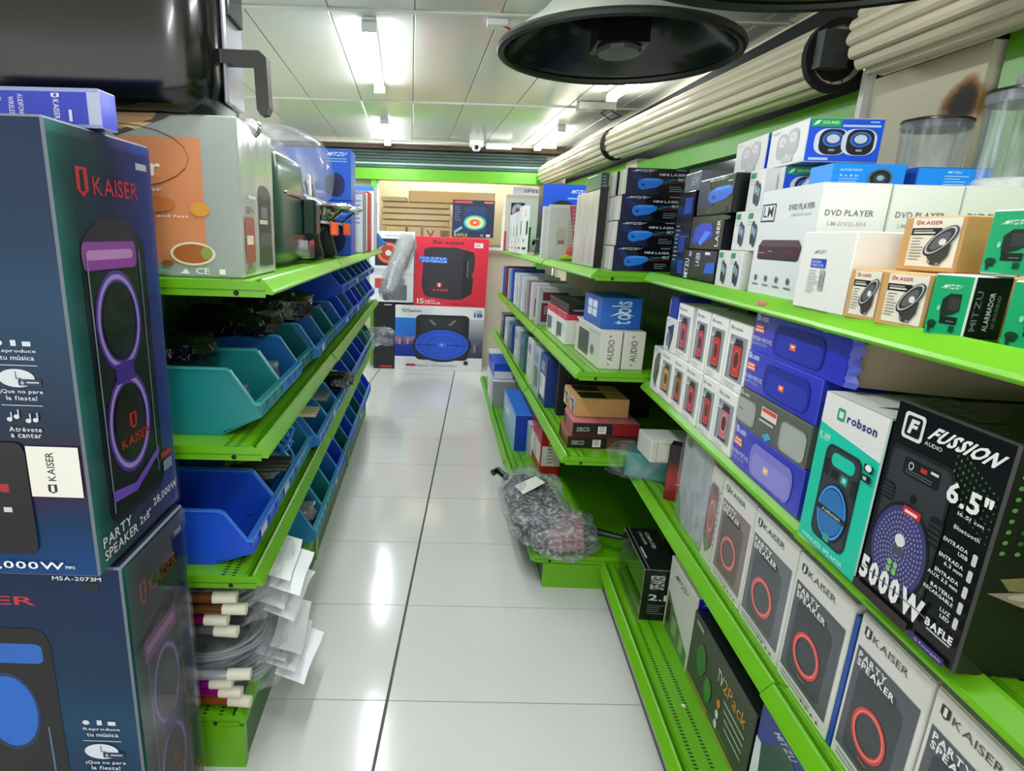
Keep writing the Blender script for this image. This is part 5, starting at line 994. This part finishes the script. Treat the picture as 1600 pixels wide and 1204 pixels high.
# topmost bar speaker box, its end torn open
op = thing('bar_speaker_box', 'torn-open violet-blue bar speaker box on top of its pile', 'box', RN.w(.868, .048, N2+.2955), RN.a, 'bar speaker boxes')
w_, d_, h_ = .375, .30, .092
MB().box(0, 0, 0, w_, .003, h_, PUR['front']).build('front_panel', op); bar_art().build('front', w_*.9, d_, h_, op)
MB().box(0, d_, 0, w_+.03, d_+.003, h_, BROWND).build('back_panel', op); MB().box(0, .003, 0, w_, d_, .002, BROWND).build('floor_panel', op); MB().box(0, .003, h_-.002, w_, d_, h_, PUR['front']).build('top_panel', op); MB().box(0, .003, .002, .003, d_, h_-.002, PUR['front']).build('end_panel', op)
b = MB()
V = [(w_-.002+.012*math.sin(i*1.7)*.5, .0, h_*i/8) for i in range(9)] + [(w_+.020+.006*math.sin(i*2.3), .012, h_*i/8) for i in range(9)]
b.add(V, [(i, i+1, 10+i, 9+i) for i in range(8)], pm('#5a60c8')); b.build('torn_flap', op)
b = MB(); V = []
for i in range(9):
    t = i/8
    for j in range(2): V.append((w_+.005+.05*math.sin(t*PI*.6), .02+.27*t, .002+j*(h_-.012-.02*max(0, t-.75)*4)))
b.add(V, [(2*i, 2*i+2, 2*i+3, 2*i+1) for i in range(8)], mat('card_inside_grey', '#a09078', .75, var=.1)); b.build('inner_flap', op)
# black-green speaker cartons in front
rp = Print(); rp.rect(0, .80, 1, .20, '#dcdad6').rect(0, 0, 1, .80, '#16c0a2').poly([(0, .80), (1, .80), (1, .74), (0, .80)], '#dcdad6')
rp.rr(.25, .855, .13, .08, .02, .02, '#2a9a84').rr(.28, .875, .07, .04, .01, .01, '#dcdad6').text('robson', .42, .865, .46, .055, '#2c2f7a', bold=.03).text('K 300', .04, .71, .18, .032, '#d8f4ee').rect(.04, .70, .16, .004, '#d8f4ee')
rp.rr(.20, .08, .60, .62, .10, .07, '#23272b').rr(.23, .10, .54, .58, .08, .06, '#34393c').rr(.32, .575, .38, .085, .07, .035, '#16c0a2').rect(.36, .50, .12, .055, '#14181a').rr(.52, .495, .12, .06, .02, .02, '#1f8a78').rect(.55, .51, .06, .03, '#7fe0c8')
for i in range(5): rp.rect(.22, .50+.022*i, .10, .012, '#14181a').rect(.70, .46+.022*i, .09, .012, '#14181a')
rp.ell(.50, .29, .25, .185, '#15181c', 36).ring(.50, .29, .235, .175, .10, '#2a9af0').ell(.50, .29, .205, .150, '#2b6fae', 32).rect(.25, .268, .5, .035, '#22262a').text('robson', .36, .275, .3, .022, '#d8dcdc').rect(.46, .10, .10, .05, '#35a090').text('WIRELESS SPEAKER', .10, .025, .74, .028, '#b4ece0')
for y in (.66, .60): rp.rect(.83, y, .13, .042, '#141a1a').rect(.85, y+.01, .05, .02, '#b8c4c4')
rp.ell(.90, .685, .045, .02, '#e8ecec', 12)
rt = Print(); rt.poly([(.0, .0), (1, .0), (1, .35), (.5, .5), (.0, .3)], '#dcdad6').poly([(.35, .45), (1, .2), (1, .7), (.6, .8)], '#7fcab8').poly([(.62, .1), (.72, .25), (.9, .2), (.95, .4), (.75, .4), (.6, .3)], '#2c2f7a')
carton('speaker_carton', 'turquoise and white speaker carton at the end of the violet pile', RN, 1.243, .024, N2, .172, .21, .287, {'front': pm('#16c0a2'), 'top': pm('#d8d8d2'), 'right': pm('#15191a'), 'left': pm('#16c0a2'), 'edge': pm('#b8e0d6')}, [('front', rp), ('top', rt)], lid=False, chamfer=.003)
fu = Print()
def dots(p, pts, m):      # many small printed dots as one patch
    V = []; F = []
    for x, y, rx, ry in pts:
        n = len(V); V += [(x+rx*math.cos(i*PI/3), y+ry*math.sin(i*PI/3)) for i in range(6)]; F.append(tuple(range(n, n+6)))
    return p.raw(V, F, m)
for q in (0, 1): dots(fu, [(.62+.034*i, .70+.032*j-.012*i, .008, .008*(1-.05*i)) for i in range(11) for j in range(7) if ((i+j) % 3 == 0) == bool(q)], ('#2c5a2c', '#3f7a3a')[q])
fu.rr(.10, .835, .20, .125, .03, .02, '#d8d8d6').rr(.125, .85, .15, .095, .02, .015, '#121214').text('F', .15, .862, .10, .07, '#d8d8d6', bold=.05, slant=.3).text('FUSSION', .34, .875, .62, .065, '#e2e2e0', bold=.04, slant=.15).text('AUDIO', .33, .845, .16, .018, '#c8c8c6')
fu.rr(.05, .10, .60, .70, .07, .05, '#1b1d20').rr(.07, .12, .56, .66, .06, .045, '#303338').rr(.14, .60, .46, .17, .03, .03, '#33363b').rr(.20, .675, .34, .085, .02, .015, '#151719').ring(.27, .725, .025, .018, .3, '#c8c8c8').rect(.36, .72, .06, .02, '#b83034').rect(.45, .735, .07, .012, '#d0d0d0').lines(.23, .70, .28, .012, 2, '#6a6e74')
fu.ell(.36, .585, .03, .022, '#121316').rr(.05, .52, .13, .09, .03, .02, '#15171a').rr(.54, .44, .12, .13, .03, .02, '#15171a')
for i in range(4): fu.rect(.06, .535+.018*i, .11, .006, '#3a3d42').rect(.55, .46+.025*i, .1, .006, '#3a3d42')
fu.ell(.34, .32, .285, .235, '#131418', 44).ell(.34, .32, .265, .218, '#3b3a70', 44)
dots(fu, [(.34+.028*r*math.cos(2*PI*i/(6+5*r)+.1*r), .32+.023*r*math.sin(2*PI*i/(6+5*r)+.1*r), .007, .006) for r in range(1, 9) for i in range(6+5*r)], '#9a9ab8')
fu.rr(.30, .505, .17, .04, .02, .01, '#c0282e').rect(.32, .515, .12, .014, '#f0d0d0').ell(.345, .375, .05, .03, '#d8dcd4', 16).rect(.30, .30, .10, .04, '#4a4c60')
for dx, dy in ((.30, .25), (.36, .25), (.30, .215), (.36, .215)): fu.ell(dx, dy, .022, .016, '#7fc060', 10)
fu.text('6.5"', .62, .665, .34, .095, '#e6e6e4', bold=.03).text('16.51 cm', .74, .635, .2, .016, '#d8d8d6').text('Bluetooth', .74, .575, .2, .018, '#d8d8d6')
for i, (a, c) in enumerate((('ENTRADA', 'USB'), ('ENTRADA', '6.3 mm'), ('ENTRADA', 'AUX 3.5 mm'), ('BATERIA', 'RECARGABLE'), ('LUZ', 'LED'))):
    y = .505-.072*i; fu.text(a, .90-.03*len(a), y, .028*len(a), .017, '#dcdcda', bold=.02).text(c, .90-.026*len(c), y-.026, .025*len(c), .017, '#dcdcda', bold=.02).rr(.925, y-.03, .035, .05, .01, .008, '#c8c8c6')
fu.text('BAFLE', .73, .115, .23, .035, '#e6e6e4', bold=.04).rect(.75, .10, .20, .008, '#b8b8b6').rect(.62, .0, .32, .035, '#2c2560').text('Q Recargable', .68, .008, .24, .016, '#b8b4e0')
fu.text('5000W', .04, .075, .66, .125, '#e4e4e2', bold=.05).rect(.05, .135, .7, .006, '#6a6a68').rect(.0, .0, .6, .05, '#2a1c1c')
fr_ = Print()
for q in (0, 1): dots(fr_, [(.04+.05*i, .92-.045*j, .010, .010) for i in range(9) for j in range(9) if ((i*j) % 4 == 0) == bool(q)], ('#2c5a2c', '#4a8a3a')[q])
fr_.poly([(.06, .45), (.5, .52), (1, .50), (1, .42), (.5, .41), (.1, .40)], '#6f6a44').poly([(.03, .385), (.2, .405), (.5, .41), (1, .39), (1, .30), (.7, .28), (.4, .30), (.15, .335)], '#857868').ell(.2, .375, .10, .018, '#a89a88').ell(.26, .34, .11, .017, '#9a8c7a').ell(.33, .305, .10, .016, '#8f806e').ell(.45, .275, .12, .02, '#9a8a74').lines(.35, .16, .5, .03, 3, '#b8b8b0').text('con tu', .24, .12, .2, .02, '#d0d0cc')
ft = Print(); ft.text('BAFLE', .35, .35, .5, .35, '#c8c8c4', slant=.3); 
for i in range(10): ft.rect(.06*i, .05, .03, .12, '#1f3a1f')
FU = {'front': pm('#121215', .2), 'right': pm('#161614', .25), 'top': pm('#101412', .25), 'edge': pm('#2a2a2c')}
carton('speaker_carton', 'black speaker carton with big 5000W print at the shelf edge', RN, 1.422, .024, N2, .208, .36, .323, FU, [('front', fu), ('right', fr_), ('top', ft)], chamfer=.003)

# ------------------------------------------------------------------ near shelving, third shelf: party speaker boxes
N3 = .5712
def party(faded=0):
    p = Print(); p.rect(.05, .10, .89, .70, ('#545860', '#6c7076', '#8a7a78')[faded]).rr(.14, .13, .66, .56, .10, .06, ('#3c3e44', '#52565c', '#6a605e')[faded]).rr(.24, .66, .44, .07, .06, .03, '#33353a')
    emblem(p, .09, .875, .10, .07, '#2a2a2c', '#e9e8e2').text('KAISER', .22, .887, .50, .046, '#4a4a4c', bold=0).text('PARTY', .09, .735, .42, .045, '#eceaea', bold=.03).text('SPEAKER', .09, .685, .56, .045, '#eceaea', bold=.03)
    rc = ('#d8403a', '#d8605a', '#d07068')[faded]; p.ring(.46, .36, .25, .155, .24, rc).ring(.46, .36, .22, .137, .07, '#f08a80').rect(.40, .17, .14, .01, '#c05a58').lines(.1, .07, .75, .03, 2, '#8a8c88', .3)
    for i in range(4): p.ell(.55+.1*i, .045, .018, .01, '#3a3a3c', 8)
    return p
PE = {'front': mat('party_white', '#dcdad4', .35), 'edge': pm('#c9c7c0'), 'top': mat('party_top', '#c9c7bf', .4), 'right': pm('#d6d4ce')}
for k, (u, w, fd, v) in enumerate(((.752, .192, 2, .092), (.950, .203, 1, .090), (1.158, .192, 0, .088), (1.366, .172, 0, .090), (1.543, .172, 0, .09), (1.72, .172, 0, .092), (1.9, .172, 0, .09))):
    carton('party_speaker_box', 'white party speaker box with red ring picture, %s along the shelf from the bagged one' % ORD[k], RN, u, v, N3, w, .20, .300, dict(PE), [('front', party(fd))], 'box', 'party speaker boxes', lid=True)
tag(MB().box(0, 0, 0, .012, .12, .285, pm('#1b4a9a')).build('divider_card', None, RN.w(1.351, .09, N3), RN.a), 'thin dark blue card wedged between two party speaker boxes', 'card')
o = carton('pink_speaker_box', 'narrow speaker box in clear wrap with red speaker and rounded window', RN, .655, .095, N3, .092, .18, .295, pm('#d4cec4'), [('front', Print().rr(.06, .16, .72, .68, .2, .12, '#5f5e60').rr(.18, .24, .5, .52, .16, .1, '#a04a46').ring(.44, .5, .24, .17, .16, '#c8a09c').rect(.86, .05, .02, .9, '#a8a49c').lines(.84, .8, .1, .07, 9, '#7a766e').poly([(.1, .2), (.4, .1), (.7, .2), (.5, .26)], '#5a8a2a'))])
MB().box(-.004, -.004, 0, .097, .185, .30, SHRINK).build('film_wrap', o)
o = carton('wrapped_box', 'upright box wrapped in wrinkled clear-grey plastic', RN, .40, .10, N3, .235, .15, .325, mat('grey_wrapped_face', '#a5a9b0', .25, .1, bump=.5, bscale=14, var=.25, vscale=7, stretch=(3, 3, 1)), [('front', Print().ell(.2, .88, .10, .05, '#4f7a58').ell(.2, .88, .06, .03, '#3c6648').poly([(.0, .0), (.25, .0), (.05, .3), (0, .3)], '#5f8f45'))])
b = MB(); b.crumple((.118, .07, .162), (.132, .09, .175), SHRINK, 12, .06, 4, 24, 14, .35); b.build('film_wrap', o, smooth=True)
carton('dark_box', 'dark box with red picture leaning out beside the wrapped box', RN, .265, .098, N3, .085, .06, .215, {'front': grad('maroon_card', 'Z', 0, .215, [(0, '#7a1f22'), (.4, '#a03430'), (.7, '#33201e'), (1, '#241c1a')], .2), 'edge': pm('#2a1a18')}, [('front', Print().rect(.45, .30, .55, .02, '#d8b0a0'))], turn=62)
carton('red_box', 'flat black and red box lying on the speaker boxes under the shelf', RN, .76, .14, N3+.3035, .17, .16, .020, {'front': pm('#141214'), 'top': pm('#8a1c1c')}, [('top', Print().rect(.0, .0, 1, .18, '#17151a').poly([(.1, .3), (.5, .5), (.9, .35), (.9, .9), (.2, .9)], '#5a1414').rect(.05, .08, .5, .05, '#c8c0b8'))])
tw = thing('teal_wrapped_box', 'teal box in crackly clear plastic at the corner of the third shelf', 'box', RN.w(.03, .035, N3), RN.a+math.radians(68))
b = MB(); b.cbox(.20, .12, .105, {'front': mat('teal_card', '#17807a', .25, coat=.3), 'right': pm('#b9c4a4')}, .003, (-.02, -.04, 0)); b.build('carton', tw)
Print().rect(.1, .1, .8, .8, '#c4ccaa').rect(.2, .2, .3, .5, '#6a7a58').ell(.75, .25, .14, .2, '#2a3028').build('right', .20, .12, .105, tw, o=(-.02, -.04, 0))
b = MB(); b.crumple((.04, .02, .054), (.14, .085, .064), film('crackle_film', '#f2fafa', .04, 18, .06, .22, .8), 15, .10, 4, 26, 14, .4); b.build('plastic_wrap', tw, smooth=True)
p = Print(); p.rect(.06, .1, .88, .8, '#dcdcd4').rect(.12, .84, .8, .05, '#d8c464').rect(.06, .0, .01, 1, '#b0aea8')
carton('white_box', 'white box with yellow edge line, lying on the teal wrapped box', RN, .06, .04, N3+.1195, .15, .34, .085, {'front': mat('white_tape_box', '#d8d8d4', .3), 'right': pm('#d4d4cc')}, [('right', p)], turn=4)

# ------------------------------------------------------------------ near shelving, base deck
NB = .1263
p = Print(); p.text('COMPUTER', .12, .80, .6, .05, '#c8c8c8').text('SPEAKER SYSTEM', .12, .70, .7, .035, '#a8a8a8')
bb = Print(); bb.text('SPEAKER', .2, .62, .4, .28, '#c8c8c4', rot=90).text('2.1', .2, .4, .5, .12, '#d8d8d4').lines(.2, .3, .5, .04, 5, '#7a7a78')
bt2 = Print(); bt2.text('COMPUTER', .12, .55, .4, .12, '#c4c4c4', rot=0).text('SPEAKER', .12, .36, .32, .10, '#a4a4a4').rect(.0, .12, 1, .02, '#8a8a8a').rect(.5, .18, .25, .06, '#a8a8a8')
carton('black_carton', 'black carton in shiny film at the end of the base deck', RN, .055, .03, NB, .325, .13, .212, {'front': mat('black_film_green_reflection', '#1d2a14', .08, coat=.6, spec=.8), 'right': pm('#0f110f'), 'top': pm('#17181a', .2), 'edge': pm('#6a6c6a')}, [('right', bb), ('top', bt2)])  # green reflection is put into the black film's colour
carton('black_carton', 'black carton standing behind the film-wrapped one', RN, .06, .18, NB, .24, .16, .30, pm('#18181a', .25), [('front', Print().text('SPEAKER', .2, .7, .5, .08, '#9a9a9a')), ('top', bt2)])
p = Print(); p.rect(.0, .0, 1, 1, '#c9ccc0').poly([(.05, .0), (.05, .55), (.3, .42), (.6, .30), (.9, .18), (.9, .0)], '#5c7a48').rect(.08, .12, .12, .3, '#2c3628').rect(.3, .1, .18, .22, '#88a070').rect(.62, .06, .14, .2, '#8aa878').text('MITZU', .18, .80, .55, .07, '#5a5c54', slant=.3).rect(.0, .96, 1, .04, '#e2e2dc')
carton('white_blue_carton', 'white carton with green picture and blue end, on the base deck', RN, .392, .118, NB, .262, .12, .285, {'front': pm('#d0d2c8'), 'right': pm('#1a24b4'), 'top': pm('#d6d6d0')}, [('front', p), ('right', Print().poly([(.1, .9), (.3, .94), (.9, .93), (.9, .92), (.3, .92)], '#b8c0f0').rect(.4, .6, .3, .06, '#3a46c8'))])
tv = Print(); tv.rect(0, 0, 1, 1, '#2f352c').rect(.0, .0, 1, .07, '#8a9a1e').rect(.02, .09, .40, .02, '#a8b820').rect(.45, .12, .3, .015, '#7f9020').text('TV', .48, .66, .09, .15, '#e6e6dc', bold=.0).text('2Pack', .58, .66, .33, .15, '#e08a20', bold=.0)
for i in range(4): tv.rect(.62+.02*i, .56-.09*i, .3-.02*i, .02, '#b8bcae')
tv.ell(.56, .44, .025, .055, '#e07a28', 12).ell(.56, .30, .025, .055, '#d8d8d0', 12).ell(.56, .17, .025, .055, '#d8d8d0', 12).ell(.22, .55, .08, .2, '#2f6a26').ell(.38, .35, .06, .15, '#3a7a2a').rect(.06, .88, .14, .06, '#8a8e84').rect(.3, .5, .012, .03, '#9aa090')
carton('tv_carton', 'black carton lettered TV 2Pack on the base deck', RN, .660, .112, NB, .425, .14, .250, {'front': pm('#2f352c'), 'top': pm('#15171a'), 'right': pm('#101210')}, [('front', tv), ('right', Print().rect(.2, .8, .3, .12, '#d8d8d4').lines(.2, .6, .4, .12, 4, '#b0b0ac'))])
p = Print(); p.rect(.0, .0, .22, .6, '#d8dce0').poly([(.2, 0), (1, 0), (1, .6), (.5, .85), (.1, .6)], '#23463e').text('MITZU', .25, .80, .4, .06, '#c9cdd4', slant=.3).rect(.3, .88, .3, .05, '#aab0c0').ell(.7, .45, .2, .15, '#2f6a5a')
carton('blue_carton', 'blue carton with dark green picture, beside the TV carton', RN, 1.098, .112, NB, .25, .14, .345, {'front': pm('#1f2f8a'), 'right': pm('#1f2f8a'), 'left': pm('#20389a')}, [('front', p)])
tag(MB().cbox(.012, .010, .002, {'front': pm('#e4e4e0')}, .0004).build('paper_scrap', None, RN.w(.79, .055, NB), RN.a+.4), 'tiny white paper scrap on the slotted base deck', 'paper')

GND = [o for o in COL.objects if o.name.startswith('gondola')]
g3 = [o for o in GND if o.get('label', '').endswith('party speaker boxes')][0]
MB().box(.955, .004, 1.373, .985, .009, 1.3805, mat('pink_sticker', '#e8687a', .5), None).build('sticker', g3)
